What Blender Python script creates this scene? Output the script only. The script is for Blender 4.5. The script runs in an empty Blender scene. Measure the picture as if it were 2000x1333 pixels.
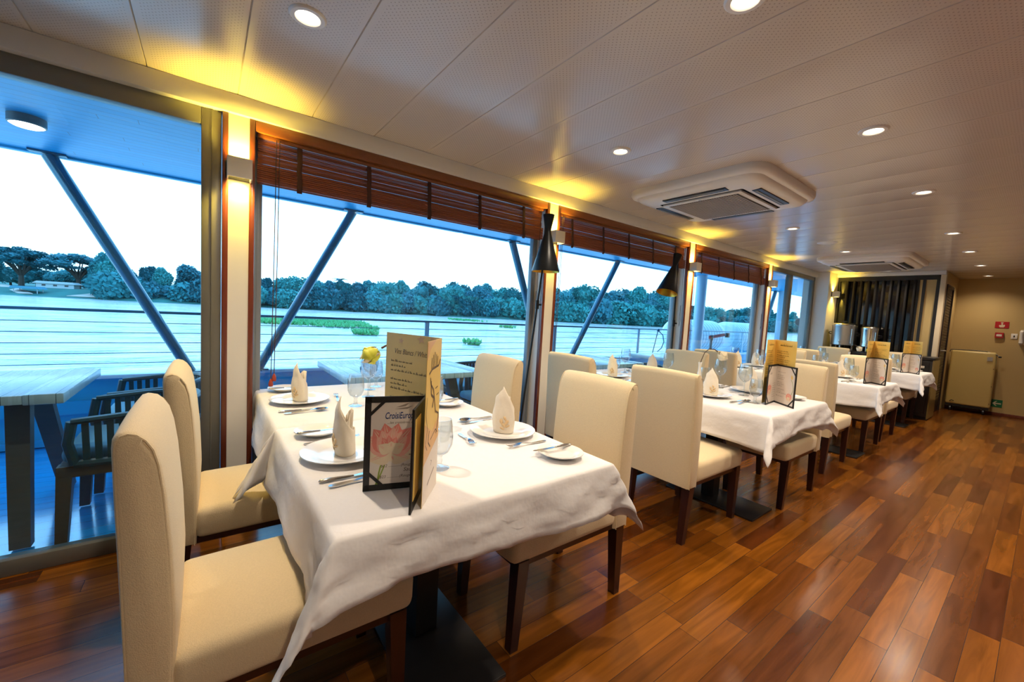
import bpy, bmesh, math, random
from mathutils import Vector, Matrix
random.seed(7)
PI = math.pi
sc = bpy.context.scene
COL = sc.collection

# ------------------------------------------------------------------ camera
FPX = 791.14
YAW, PIT, ROL = math.radians(52.8835), math.radians(-3.9655), math.radians(3.1840)
fw = Vector((-math.sin(YAW)*math.cos(PIT), math.cos(YAW)*math.cos(PIT), math.sin(PIT)))
r0 = Vector((math.cos(YAW), math.sin(YAW), 0)); u0 = r0.cross(fw)
rt = r0*math.cos(ROL) + u0*math.sin(ROL); up = -r0*math.sin(ROL) + u0*math.cos(ROL)
cd = bpy.data.cameras.new('camera'); cam = bpy.data.objects.new('camera', cd); COL.objects.link(cam)
cd.sensor_width = 36; cd.lens = FPX/2000*36; cd.clip_start = 0.05; cd.clip_end = 2000
M = Matrix((rt, up, -fw)).transposed().to_4x4(); M.translation = Vector((2.68, 0, 1.3)); cam.matrix_world = M
sc.camera = cam

# ------------------------------------------------------------------ view, world, sun
sc.view_settings.view_transform = 'Standard'; sc.view_settings.look = 'None'
sc.view_settings.exposure = 0.08; sc.view_settings.gamma = 1; sc.view_settings.use_curve_mapping = False
sc.cycles.use_denoising = True
sc.cycles.max_bounces = 10; sc.cycles.transparent_max_bounces = 24
sc.cycles.diffuse_bounces = 4; sc.cycles.glossy_bounces = 4; sc.cycles.sample_clamp_indirect = 6
W = bpy.data.worlds.new('dusk_sky'); sc.world = W; W.use_nodes = True
nt = W.node_tree; bg = nt.nodes['Background']
tc = nt.nodes.new('ShaderNodeTexCoord'); sx = nt.nodes.new('ShaderNodeSeparateXYZ'); nt.links.new(tc.outputs['Generated'], sx.inputs[0])
cr = nt.nodes.new('ShaderNodeValToRGB'); nt.links.new(sx.outputs['Z'], cr.inputs[0])
cr.color_ramp.elements[0].position = 0.0; cr.color_ramp.elements[0].color = (0.42, 0.65, 0.87, 1)
cr.color_ramp.elements[1].position = 0.5; cr.color_ramp.elements[1].color = (0.20, 0.48, 0.84, 1)
e = cr.color_ramp.elements.new(0.16); e.color = (0.40, 0.64, 0.88, 1)
e = cr.color_ramp.elements.new(0.26); e.color = (0.30, 0.58, 0.87, 1)
nt.links.new(cr.outputs[0], bg.inputs[0]); bg.inputs[1].default_value = 4.3

WARM = (1.0, 0.83, 0.63); YEL = (1.0, 0.72, 0.08)
DOWN_W, SCONCE_W = 71.0, 24.0

# ------------------------------------------------------------------ helpers
def thing(name, label, cat, loc=(0, 0, 0), rz=0.0, group=None):
    o = bpy.data.objects.new(name, None); COL.objects.link(o); o.empty_display_size = 0.05
    o.location = loc; o.rotation_euler = (0, 0, rz); return tag(o, label, cat, group)
def tag(o, label, cat, group=None):
    o['label'] = label; o['category'] = cat
    if group: o['group'] = group
    return o
def dup(root, loc=None, rz=None, label=None, group=None):
    def cp(o, par):
        c = o.copy(); COL.objects.link(c)
        if par: c.parent = par
        for ch in o.children: cp(ch, c)
        return c
    r = cp(root, None)
    if loc is not None: r.location = loc
    if rz is not None: r.rotation_euler = (0, 0, rz)
    if label: r['label'] = label
    if group: r['group'] = group
    return r

class MB:
    def __init__(s): s.bm = bmesh.new(); s.mi = 0
    def box(s, x0, x1, y0, y1, z0, z1, bev=0, seg=2):
        n0 = len(s.bm.faces)
        m = Matrix.LocRotScale(((x0+x1)/2, (y0+y1)/2, (z0+z1)/2), None, (abs(x1-x0), abs(y1-y0), abs(z1-z0)))
        r = bmesh.ops.create_cube(s.bm, size=1, matrix=m); vs = r['verts']
        if bev > 0:
            es = list({e for v in vs for e in v.link_edges})
            bmesh.ops.bevel(s.bm, geom=es, offset=bev, segments=seg, affect='EDGES', profile=0.5, clamp_overlap=True)
        s._mi(n0); return s
    def _mi(s, n0):
        if s.mi:
            s.bm.faces.ensure_lookup_table()
            for i in range(n0, len(s.bm.faces)): s.bm.faces[i].material_index = s.mi
    def poly(s, pts):
        f = s.bm.faces.new([s.bm.verts.new(p) for p in pts]); f.material_index = s.mi; return s
    def ring_skin(s, rings, closed=True, cap=True):
        vr = [[s.bm.verts.new(p) for p in r] for r in rings]; n = len(vr[0])
        for a, b in zip(vr[:-1], vr[1:]):
            for i in range(n if closed else n-1):
                j = (i+1) % n
                s.bm.faces.new((a[i], a[j], b[j], b[i])).material_index = s.mi
        if cap and closed:
            s.bm.faces.new(list(reversed(vr[0]))).material_index = s.mi; s.bm.faces.new(vr[-1]).material_index = s.mi
        return s
    def path(s, pts, rad, seg=10, cap=True, flat=1.0):
        pts = [Vector(p) for p in pts]; n = len(pts)
        if not hasattr(rad, '__len__'): rad = [rad]*n
        rings = []; prev = None
        for i, p in enumerate(pts):
            t = (pts[min(i+1, n-1)] - pts[max(i-1, 0)]).normalized()
            if prev is None:
                a = Vector((0, 0, 1)) if abs(t.z) < 0.9 else Vector((1, 0, 0)); x = t.cross(a).normalized()
            else: x = (prev - t*prev.dot(t)).normalized()
            prev = x; y = t.cross(x)
            rings.append([p + (x*math.cos(2*PI*k/seg) + y*flat*math.sin(2*PI*k/seg))*rad[i] for k in range(seg)])
        return s.ring_skin(rings, True, cap)
    def tube(s, p0, p1, r0, r1=None, seg=12): return s.path([p0, p1], [r0, r0 if r1 is None else r1], seg)
    def lathe(s, prof, seg=24, c=(0, 0, 0), ex=1.0):
        vr = []
        for (r, z) in prof:
            if r < 1e-6: vr.append([s.bm.verts.new((c[0], c[1], c[2]+z))])
            else: vr.append([s.bm.verts.new((c[0]+r*math.cos(2*PI*k/seg), c[1]+ex*r*math.sin(2*PI*k/seg), c[2]+z)) for k in range(seg)])
        for a, b in zip(vr[:-1], vr[1:]):
            for i in range(seg):
                j = (i+1) % seg
                if len(a) == 1 and len(b) == 1: continue
                if len(a) == 1: f = s.bm.faces.new((a[0], b[j], b[i]))
                elif len(b) == 1: f = s.bm.faces.new((a[i], a[j], b[0]))
                else: f = s.bm.faces.new((a[i], a[j], b[j], b[i]))
                f.material_index = s.mi
        return s
    def prism(s, poly, fn, a0, a1):
        A = [s.bm.verts.new(fn(p, a0)) for p in poly]; B = [s.bm.verts.new(fn(p, a1)) for p in poly]; n = len(poly)
        for i in range(n): s.bm.faces.new((A[i], A[(i+1) % n], B[(i+1) % n], B[i])).material_index = s.mi
        s.bm.faces.new(list(reversed(A))).material_index = s.mi; s.bm.faces.new(B).material_index = s.mi
        return s
    def grid(s, fn, nu, nv):
        g = [[s.bm.verts.new(fn(i/nu, j/nv)) for j in range(nv+1)] for i in range(nu+1)]
        for i in range(nu):
            for j in range(nv): s.bm.faces.new((g[i][j], g[i+1][j], g[i+1][j+1], g[i][j+1])).material_index = s.mi
        return s
    def sphere(s, c, r, sub=2, sc_=(1, 1, 1)):
        n0 = len(s.bm.faces)
        bmesh.ops.create_icosphere(s.bm, subdivisions=sub, radius=r, matrix=Matrix.LocRotScale(c, None, sc_)); s._mi(n0); return s
    def xform(s, m):
        s.bm.transform(m); return s
    def obj(s, name, mat, parent=None, sharp=35, loc=None, rz=None, solid=0, fixn=True):
        bm = s.bm
        if fixn: bmesh.ops.recalc_face_normals(bm, faces=bm.faces)
        lim = math.radians(sharp)
        for f in bm.faces: f.smooth = True
        for ed in bm.edges:
            if len(ed.link_faces) == 2 and ed.calc_face_angle(0) > lim: ed.smooth = False
        me = bpy.data.meshes.new(name); bm.to_mesh(me); bm.free()
        for m in (mat if isinstance(mat, (list, tuple)) else [mat]): me.materials.append(m)
        o = bpy.data.objects.new(name, me); COL.objects.link(o)
        if parent: o.parent = parent
        if loc is not None: o.location = loc
        if rz is not None: o.rotation_euler = (0, 0, rz)
        if solid:
            md = o.modifiers.new('thickness', 'SOLIDIFY'); md.thickness = solid; md.offset = 0
        return o
def struct(name, mb, mat, parent=None, **k):
    o = mb.obj(name, mat, parent, **k); o['kind'] = 'structure'; return o
def lamp(name, typ, parent, loc, energy, color, rot=(0, 0, 0), **k):
    l = bpy.data.lights.new(name, typ); l.energy = energy; l.color = color
    for a, v in k.items(): setattr(l, a, v)
    o = bpy.data.objects.new(name, l); COL.objects.link(o); o.parent = parent; o.location = loc; o.rotation_euler = rot
    return o

# ------------------------------------------------------------------ materials
def mat(name, col, rough=0.5, metal=0.0, noise=0.06, scale=30.0, bump=0.0, bscale=None, spec=0.5, coat=0.0, sheen=0.0, stretch=None, emit=None, es=0, ior=None):
    m = bpy.data.materials.new(name); m.use_nodes = True; n = m.node_tree; b = n.nodes['Principled BSDF']
    b.inputs['Roughness'].default_value = rough; b.inputs['Metallic'].default_value = metal
    b.inputs['Specular IOR Level'].default_value = spec
    if ior: b.inputs['IOR'].default_value = ior
    if coat: b.inputs['Coat Weight'].default_value = coat; b.inputs['Coat Roughness'].default_value = 0.1
    if sheen: b.inputs['Sheen Weight'].default_value = sheen
    t = n.nodes.new('ShaderNodeTexCoord'); mp = n.nodes.new('ShaderNodeMapping'); n.links.new(t.outputs['Object'], mp.inputs[0])
    if stretch: mp.inputs['Scale'].default_value = stretch
    nz = n.nodes.new('ShaderNodeTexNoise'); nz.inputs['Scale'].default_value = scale; nz.inputs['Detail'].default_value = 4
    n.links.new(mp.outputs[0], nz.inputs['Vector'])
    mx = n.nodes.new('ShaderNodeMix'); mx.data_type = 'RGBA'
    mx.inputs[6].default_value = tuple(c*(1-noise) for c in col)+(1,); mx.inputs[7].default_value = tuple(min(1, c*(1+noise)) for c in col)+(1,)
    n.links.new(nz.outputs[0], mx.inputs[0]); n.links.new(mx.outputs[2], b.inputs['Base Color'])
    if bump:
        bp = n.nodes.new('ShaderNodeBump'); bp.inputs['Strength'].default_value = bump; bp.inputs['Distance'].default_value = 0.01
        if bscale:
            nz2 = n.nodes.new('ShaderNodeTexNoise'); nz2.inputs['Scale'].default_value = bscale; nz2.inputs['Detail'].default_value = 3
            n.links.new(mp.outputs[0], nz2.inputs['Vector']); n.links.new(nz2.outputs[0], bp.inputs['Height'])
        else: n.links.new(nz.outputs[0], bp.inputs['Height'])
        n.links.new(bp.outputs[0], b.inputs['Normal'])
    if emit: b.inputs['Emission Color'].default_value = emit+(1,); b.inputs['Emission Strength'].default_value = es
    return m
def glassmat(name, tint, lo, hi, rough=0.0, power=5):
    m = bpy.data.materials.new(name); m.use_nodes = True; n = m.node_tree
    for x in list(n.nodes): n.nodes.remove(x)
    out = n.nodes.new('ShaderNodeOutputMaterial'); mix = n.nodes.new('ShaderNodeMixShader')
    tr = n.nodes.new('ShaderNodeBsdfTransparent'); tr.inputs[0].default_value = tint+(1,)
    gl = n.nodes.new('ShaderNodeBsdfGlossy'); gl.inputs['Roughness'].default_value = rough
    ge = n.nodes.new('ShaderNodeNewGeometry'); dt = n.nodes.new('ShaderNodeVectorMath'); dt.operation = 'DOT_PRODUCT'
    n.links.new(ge.outputs['Incoming'], dt.inputs[0]); n.links.new(ge.outputs['Normal'], dt.inputs[1])
    def mth(op, a, bb=None):
        x = n.nodes.new('ShaderNodeMath'); x.operation = op; n.links.new(a, x.inputs[0])
        if bb is not None: x.inputs[1].default_value = bb
        return x.outputs[0]
    ab = mth('ABSOLUTE', dt.outputs['Value']); om = n.nodes.new('ShaderNodeMath'); om.operation = 'SUBTRACT'; om.inputs[0].default_value = 1; n.links.new(ab, om.inputs[1])
    pw = mth('POWER', om.outputs[0], power); mr = n.nodes.new('ShaderNodeMapRange'); mr.inputs[3].default_value = lo; mr.inputs[4].default_value = hi
    n.links.new(pw, mr.inputs[0]); n.links.new(mr.outputs[0], mix.inputs[0])
    n.links.new(tr.outputs[0], mix.inputs[1]); n.links.new(gl.outputs[0], mix.inputs[2]); n.links.new(mix.outputs[0], out.inputs[0])
    return m
def glow(name, col, s):
    m = bpy.data.materials.new(name); m.use_nodes = True; n = m.node_tree; b = n.nodes['Principled BSDF']
    b.inputs['Base Color'].default_value = (0.8, 0.8, 0.8, 1)
    t = n.nodes.new('ShaderNodeTexNoise'); t.inputs['Scale'].default_value = 8
    b.inputs['Emission Color'].default_value = col+(1,); b.inputs['Emission Strength'].default_value = s
    return m
def plankmat(name, c1, c2, width, length, rough, seam=(0.03, 0.012, 0.006), mortar=0.003, axis='y', coat=0.0, noise_c=0.35, darken=0.35, spec=0.5):
    m = bpy.data.materials.new(name); m.use_nodes = True; n = m.node_tree; b = n.nodes['Principled BSDF']; L = n.links.new
    t = n.nodes.new('ShaderNodeTexCoord'); mp = n.nodes.new('ShaderNodeMapping'); L(t.outputs['Object'], mp.inputs[0])
    if axis == 'y': mp.inputs['Rotation'].default_value = (0, 0, PI/2)
    def mth(op, p, q=None, r=None):
        x = n.nodes.new('ShaderNodeMath'); x.operation = op
        for k_, v in enumerate((p, q, r)):
            if v is None: continue
            if hasattr(v, 'links'): L(v, x.inputs[k_])
            else: x.inputs[k_].default_value = v
        return x.outputs[0]
    sp = n.nodes.new('ShaderNodeSeparateXYZ'); L(mp.outputs[0], sp.inputs[0])
    ry = mth('DIVIDE', sp.outputs['Y'], width); row = mth('FLOOR', ry); fy = mth('FRACT', ry)
    w1 = n.nodes.new('ShaderNodeTexWhiteNoise'); w1.noise_dimensions = '1D'; L(row, w1.inputs['W'])
    rx = mth('ADD', mth('DIVIDE', sp.outputs['X'], length), mth('MULTIPLY', w1.outputs['Value'], 7.3)); colx = mth('FLOOR', rx); fx_ = mth('FRACT', rx)
    cb = n.nodes.new('ShaderNodeCombineXYZ'); L(row, cb.inputs[0]); L(colx, cb.inputs[1])
    w2 = n.nodes.new('ShaderNodeTexWhiteNoise'); w2.noise_dimensions = '2D'; L(cb.outputs[0], w2.inputs['Vector'])
    ey = mth('MINIMUM', fy, mth('SUBTRACT', 1.0, fy)); ex = mth('MINIMUM', fx_, mth('SUBTRACT', 1.0, fx_))
    seamf = mth('MAXIMUM', mth('LESS_THAN', ey, mortar/width*.5), mth('LESS_THAN', ex, mortar/length*.5))
    # grain stretched along the plank
    mp2 = n.nodes.new('ShaderNodeMapping'); L(mp.outputs[0], mp2.inputs[0]); mp2.inputs['Scale'].default_value = (2.2, 26, 1)
    ad = n.nodes.new('ShaderNodeVectorMath'); ad.operation = 'MULTIPLY_ADD'; L(w2.outputs['Color'], ad.inputs[0]); ad.inputs[1].default_value = (37, 91, 13); L(mp2.outputs[0], ad.inputs[2])
    nz = n.nodes.new('ShaderNodeTexNoise'); nz.inputs['Scale'].default_value = 1.0; nz.inputs['Detail'].default_value = 6; nz.inputs['Distortion'].default_value = 0.8; L(ad.outputs[0], nz.inputs['Vector'])
    mx = n.nodes.new('ShaderNodeMix'); mx.data_type = 'RGBA'; mx.inputs[6].default_value = c1+(1,); mx.inputs[7].default_value = c2+(1,)
    L(w2.outputs['Value'], mx.inputs[0])
    hs = n.nodes.new('ShaderNodeMapRange'); hs.inputs[1].default_value = 0.3; hs.inputs[2].default_value = 0.7; hs.inputs[3].default_value = 1-noise_c; hs.inputs[4].default_value = 1+noise_c*0.6; L(nz.outputs[0], hs.inputs[0])
    ml = n.nodes.new('ShaderNodeVectorMath'); ml.operation = 'SCALE'; L(mx.outputs[2], ml.inputs[0]); L(hs.outputs[0], ml.inputs['Scale'])
    fx = n.nodes.new('ShaderNodeMix'); fx.data_type = 'RGBA'; L(seamf, fx.inputs[0]); L(ml.outputs[0], fx.inputs[6]); fx.inputs[7].default_value = seam+(1,)
    L(fx.outputs[2], b.inputs['Base Color'])
    rr = n.nodes.new('ShaderNodeMapRange'); rr.inputs[3].default_value = rough*0.75; rr.inputs[4].default_value = rough*1.35; L(nz.outputs[0], rr.inputs[0]); L(rr.outputs[0], b.inputs['Roughness'])
    inv = n.nodes.new('ShaderNodeMath'); inv.operation = 'MULTIPLY_ADD'; inv.inputs[1].default_value = -1; inv.inputs[2].default_value = 1; L(seamf, inv.inputs[0])
    bp = n.nodes.new('ShaderNodeBump'); bp.inputs['Strength'].default_value = 0.35; bp.inputs['Distance'].default_value = 0.004; L(inv.outputs[0], bp.inputs['Height'])
    L(bp.outputs[0], b.inputs['Normal']); b.inputs['Coat Weight'].default_value = coat; b.inputs['Coat Roughness'].default_value = 0.12
    b.inputs['Specular IOR Level'].default_value = spec
    return m
def ceilmat():
    m = bpy.data.materials.new('perforated_ceiling'); m.use_nodes = True; n = m.node_tree; b = n.nodes['Principled BSDF']; L = n.links.new
    t = n.nodes.new('ShaderNodeTexCoord'); v = n.nodes.new('ShaderNodeVectorMath'); v.operation = 'SCALE'; v.inputs['Scale'].default_value = 1/0.0148; L(t.outputs['Object'], v.inputs[0])
    rot = n.nodes.new('ShaderNodeMapping'); rot.inputs['Rotation'].default_value = (0, 0, PI/4); L(v.outputs[0], rot.inputs[0])
    fr = n.nodes.new('ShaderNodeVectorMath'); fr.operation = 'FRACTION'; L(rot.outputs[0], fr.inputs[0])
    sb = n.nodes.new('ShaderNodeVectorMath'); sb.operation = 'SUBTRACT'; sb.inputs[1].default_value = (0.5, 0.5, 0); L(fr.outputs[0], sb.inputs[0])
    ml = n.nodes.new('ShaderNodeVectorMath'); ml.operation = 'MULTIPLY'; ml.inputs[1].default_value = (1, 1, 0); L(sb.outputs[0], ml.inputs[0])
    ln = n.nodes.new('ShaderNodeVectorMath'); ln.operation = 'LENGTH'; L(ml.outputs[0], ln.inputs[0])
    st = n.nodes.new('ShaderNodeMath'); st.operation = 'LESS_THAN'; st.inputs[1].default_value = 0.17; L(ln.outputs[1], st.inputs[0])
    # plain strip along each joint
    sp = n.nodes.new('ShaderNodeSeparateXYZ'); L(t.outputs['Object'], sp.inputs[0])
    a = n.nodes.new('ShaderNodeMath'); a.operation = 'SUBTRACT'; a.inputs[1].default_value = 0.127; L(sp.outputs['Y'], a.inputs[0])
    d = n.nodes.new('ShaderNodeMath'); d.operation = 'DIVIDE'; d.inputs[1].default_value = 0.3555; L(a.outputs[0], d.inputs[0])
    f2 = n.nodes.new('ShaderNodeMath'); f2.operation = 'FRACT'; L(d.outputs[0], f2.inputs[0])
    pp = n.nodes.new('ShaderNodeMath'); pp.operation = 'COMPARE'; pp.inputs[1].default_value = 0.5; pp.inputs[2].default_value = 0.44; L(f2.outputs[0], pp.inputs[0])
    mk = n.nodes.new('ShaderNodeMath'); mk.operation = 'MULTIPLY'; L(st.outputs[0], mk.inputs[0]); L(pp.outputs[0], mk.inputs[1])
    mx = n.nodes.new('ShaderNodeMix'); mx.data_type = 'RGBA'; mx.inputs[6].default_value = (0.64, 0.55, 0.46, 1); mx.inputs[7].default_value = (0.40, 0.33, 0.27, 1)
    L(mk.outputs[0], mx.inputs[0]); L(mx.outputs[2], b.inputs['Base Color'])
    b.inputs['Roughness'].default_value = 0.22; b.inputs['Specular IOR Level'].default_value = 0.6
    return m

m_ceiling = ceilmat()
m_floor = plankmat('wood_floor', (0.085, 0.020, 0.0025), (0.25, 0.080, 0.006), 0.092, 0.80, 0.20, seam=(0.05, 0.018, 0.006), mortar=0.0022, noise_c=0.34)
m_deck = plankmat('deck_boards', (0.006, 0.36, 0.80), (0.010, 0.42, 0.86), 0.10, 2.4, 0.16, seam=(0.02, 0.10, 0.2), noise_c=0.10, spec=1.0, coat=1.0)  # blue skylight painted into the colour; the boards are red-brown wood
m_canopy = plankmat('canopy_boards', (0.006, 0.36, 0.66), (0.010, 0.40, 0.70), 0.075, 2.2, 0.35, seam=(0.02, 0.10, 0.16), noise_c=0.06)  # bluish outdoor light put into the board colour
m_wall = mat('cream_wall', (0.78, 0.72, 0.62), 0.45, noise=0.03, scale=6)
m_white = mat('white_paint', (0.80, 0.76, 0.70), 0.35, noise=0.02, scale=8)
m_farwall = mat('beige_wall', (0.52, 0.37, 0.15), 0.5, noise=0.03, scale=5)
m_maho = mat('mahogany_trim', (0.16, 0.035, 0.016), 0.25, noise=0.3, scale=14, stretch=(6, 6, 0.8), coat=0.3)
m_header = mat('brown_header', (0.22, 0.07, 0.02), 0.3, noise=0.25, scale=16, stretch=(6, 0.8, 6), coat=0.3)
m_alu = mat('bronze_aluminium', (0.20, 0.19, 0.165), 0.38, 0.35, noise=0.05)
m_alud = mat('grey_aluminium', (0.26, 0.28, 0.30), 0.4, 0.35, noise=0.05)
m_dark = mat('near_black', (0.012, 0.011, 0.012), 0.35, noise=0.3)
m_pane = glassmat('window_glass', (0.88, 0.98, 1.0), 0.04, 1.0)
m_lens = glow('lamp_lens', (1.0, 0.86, 0.66), 9)
m_slens = glow('sconce_lens', (1.0, 0.74, 0.18), 22)
m_blind = mat('bamboo_slats', (0.25, 0.068, 0.032), 0.45, noise=0.45, scale=9, stretch=(3, 0.7, 60))
m_tape = mat('dark_tape', (0.055, 0.016, 0.009), 0.7)
m_cord = mat('brown_cord', (0.06, 0.035, 0.03), 0.7)
m_tassel = mat('red_wood_tassel', (0.35, 0.05, 0.025), 0.4)
m_fabric = mat('cream_linen', (0.74, 0.59, 0.365), 0.85, noise=0.10, scale=220, bump=0.25, bscale=420, spec=0.2, sheen=0.25)
m_leg = mat('dark_mahogany_leg', (0.030, 0.006, 0.004), 0.3, noise=0.3, scale=20, stretch=(5, 5, 0.6), coat=0.25)
m_cloth = mat('white_cotton', (0.80, 0.78, 0.785), 0.8, noise=0.03, scale=120, bump=0.35, bscale=16, spec=0.2)
m_napkin = mat('ivory_napkin', (0.80, 0.72, 0.60), 0.8, noise=0.04, scale=90, bump=0.1, bscale=60, spec=0.2)
m_embro = mat('tan_embroidery', (0.70, 0.50, 0.28), 0.7)
m_china = mat('white_china', (0.84, 0.82, 0.79), 0.12, noise=0.015, scale=4, spec=0.6)
m_steel = mat('polished_steel', (0.66, 0.64, 0.60), 0.14, 1.0, noise=0.05)
m_brush = mat('brushed_steel', (0.50, 0.49, 0.47), 0.32, 1.0, noise=0.10, scale=30, stretch=(8, 8, 0.5))
m_crystal = glassmat('clear_glass', (0.93, 0.955, 0.97), 0.085, 0.95, power=2.6)
m_black = mat('black_leatherette', (0.012, 0.010, 0.009), 0.5, noise=0.3, scale=150, bump=0.2)
m_paper = mat('menu_paper', (0.78, 0.70, 0.62), 0.5, noise=0.03, scale=8)
m_gold = mat('gold_paper', (0.82, 0.56, 0.14), 0.45, noise=0.10, scale=7)
m_gold2 = mat('gold_orange_paper', (0.74, 0.42, 0.15), 0.45, noise=0.2, scale=12)
m_ink = mat('brown_ink', (0.12, 0.07, 0.03), 0.6)
m_inkl = mat('grey_ink', (0.30, 0.24, 0.20), 0.6)
m_blue = mat('navy_ink', (0.01, 0.04, 0.17), 0.5)
m_pink = mat('pink_petal_print', (0.80, 0.25, 0.20), 0.55, noise=0.18, scale=40)
m_pink2 = mat('pale_pink_petal_print', (0.83, 0.42, 0.33), 0.55, noise=0.14, scale=40)
m_cream = mat('cream_petal_print', (0.80, 0.66, 0.46), 0.55, noise=0.1, scale=30)
m_green = mat('green_stem_print', (0.28, 0.36, 0.05), 0.55)
m_post = mat('warm_post_paint', (0.70, 0.57, 0.38), 0.5, noise=0.03, scale=5)
# ================================================================== room shell
YS, YE, XR = -3.0, 10.9, 5.36            # room: windows along x = 0, far wall y = 10.9
ZC = 2.36
struct('floor', MB().box(-0.22, XR, YS, YE, -0.08, 0.0), m_floor)
# ceiling: long cross panels with a groove at every joint, slightly crowned
mb = MB(); J0, DJ = 0.127, 0.3555
ks = range(int((YS-J0)/DJ)-1, int((YE-J0)/DJ)+2); prof = []
for k in ks:
    y = J0+k*DJ
    prof += [(y-0.003, ZC+0.0005), (y, ZC+0.006), (y+0.003, ZC+0.0005)]
    for f in (0.12, 0.3, 0.5, 0.7, 0.88): prof.append((y+0.003+f*(DJ-0.006), ZC-0.0024*(1-(2*f-1)**2)+0.0005))
xs = [-0.1+i*(XR+0.1)/8 for i in range(9)]
gv = [[mb.bm.verts.new((x, y, z)) for (y, z) in prof] for x in xs]
for a, b in zip(gv[:-1], gv[1:]):
    for j in range(len(prof)-1): mb.bm.faces.new((a[j], b[j], b[j+1], a[j+1]))
mb.box(-0.1, XR, YS, YE, ZC+0.02, ZC+0.10)
struct('ceiling', mb, m_ceiling, sharp=20)
struct('trim_1', MB().box(-0.14, 0.025, YS, 9.0, 2.262, 2.358, bev=0.004), m_white)      # cornice above the windows
struct('wall_right', MB().box(XR, XR+0.1, YS, YE, 0, ZC+0.02), m_wall)
struct('wall_back', MB().box(-0.2, XR, YS-0.1, YS, 0, ZC+0.02), m_wall)
struct('wall_far', MB().box(1.56, XR, YE, YE+0.1, 0, ZC+0.02), m_farwall)
struct('baseboard_far', MB().box(1.62, XR, YE-0.012, YE, 0, 0.05, bev=0.003), m_maho)

# columns between the windows
PER = 2.27
cols = []
for k in range(4):
    y0 = 0.063+PER*k; y1 = y0+0.145+0.006*k
    cols.append((y0, y1))
    mb = MB(); mb.box(-0.20, -0.002, y0+0.001, y1-0.001, 0, 2.27); c = struct('wall_column_%d' % (k+1), mb, m_white)
    for (a, b) in ((y0, y0+0.026), (y1-0.026, y1)):
        struct('trim_%d' % (2*k+2+(a > y0)), MB().box(-0.03, 0.006, a, b, 0, 2.262, bev=0.003), m_maho)

# window units: aluminium frame, pane
XG = -0.135
def window(n, ya, yb, x=XG, fw_=0.045, mull=None, z0=0.0, z1=2.262, m=None, depth=0.05, rail=None):
    m = m or m_alud; root = thing('window_%d' % n, 'window', 'window'); del root['label'], root['category']; root['kind'] = 'structure'
    mb = MB(); rail = rail or fw_
    mb.box(x-depth/2, x+depth/2, ya, ya+fw_, z0, z1, bev=0.004); mb.box(x-depth/2, x+depth/2, yb-fw_, yb, z0, z1, bev=0.004)
    mb.box(x-depth/2, x+depth/2, ya+fw_, yb-fw_, z0, z0+rail, bev=0.004); mb.box(x-depth/2, x+depth/2, ya+fw_, yb-fw_, z1-fw_, z1, bev=0.004)
    if mull: mb.box(x-depth/2-0.004, x+depth/2+0.004, mull-0.05, mull+0.05, z0+rail, z1-fw_, bev=0.004)
    # glazing bead
    mb.box(x-0.004, x+depth/2+0.006, ya+fw_*0.45, ya+fw_*0.5, z0, z1); mb.box(x-0.004, x+depth/2+0.006, yb-fw_*0.5, yb-fw_*0.45, z0, z1)
    mb.obj('window_frame', m, root)
    for (a, b) in ([(ya+fw_, mull-0.05), (mull+0.05, yb-fw_)] if mull else [(ya+fw_, yb-fw_)]):
        MB().box(x-0.004, x+0.004, a, b, z0+rail, z1-fw_).obj('pane', m_pane, root)
    return root
window(1, -2.95, 0.060, x=-0.05, fw_=0.085, mull=-1.55, z1=2.262, m=m_alu, depth=0.07, rail=0.075)
for k in range(3): window(k+2, cols[k][1]+0.001, cols[k+1][0]-0.001, rail=0.10)
window(5, cols[3][1]+0.001, 8.985, x=-0.05, fw_=0.07, mull=7.86, m=m_alu, depth=0.07, rail=0.09)
# wooden header and white sill of each blind window
for k in range(3):
    ya, yb = cols[k][1], cols[k+1][0]
    struct('trim_%d' % (10+k), MB().box(-0.10, 0.004, ya+0.001, yb-0.001, 2.205, 2.262, bev=0.003), m_header)
    struct('baseboard_%d' % (k+1), MB().box(-0.10, -0.02, ya+0.001, yb-0.001, 0, 0.02), m_maho)

# far end: pilaster, black screen wall, white post, side wall with door
struct('wall_pilaster', MB().box(-0.2, 0.2, 8.985, 9.62, 0, 2.355), m_wall)
mb = MB(); mb.box(0.2, 1.535, 9.52, 9.60, 0, 2.30)
m_blackglass = mat('black_glass', (0.006, 0.006, 0.008), 0.08, noise=0.2, spec=0.6)
scr = struct('wall_screen', mb, m_blackglass)
mb = MB(); mb.box(0.2, 1.535, 9.485, 9.53, 2.225, 2.30); mb.box(0.2, 0.235, 9.485, 9.53, 0, 2.225); mb.box(1.495, 1.535, 9.485, 9.53, 0, 2.225); mb.box(1.335, 1.372, 9.485, 9.53, 0, 2.225); mb.box(1.262, 1.30, 9.49, 9.53, 0, 2.225)
mb.obj('screen_frame', m_dark, scr)
MB().box(1.372, 1.495, 9.505, 9.525, 0, 2.225).obj('cream_panel', m_farwall, scr); MB().box(1.30, 1.335, 9.505, 9.525, 0, 2.225).obj('cream_panel', m_farwall, scr)
m_fin = mat('black_fin', (0.012, 0.011, 0.011), 0.7, noise=0.2, spec=.2)
for i in range(10): MB().box(0.335+i*0.1, 0.362+i*0.1, 9.44, 9.525, 0.9, 2.225, bev=0.002).obj('fin', m_fin, scr)
struct('trim_13', MB().box(0.2, 1.60, 9.40, 9.53, 2.30, 2.358, bev=0.004), m_white)
struct('trim_14', MB().box(1.537, 1.60, 9.48, 9.62, 0, 2.358, bev=0.004), m_post)
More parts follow.
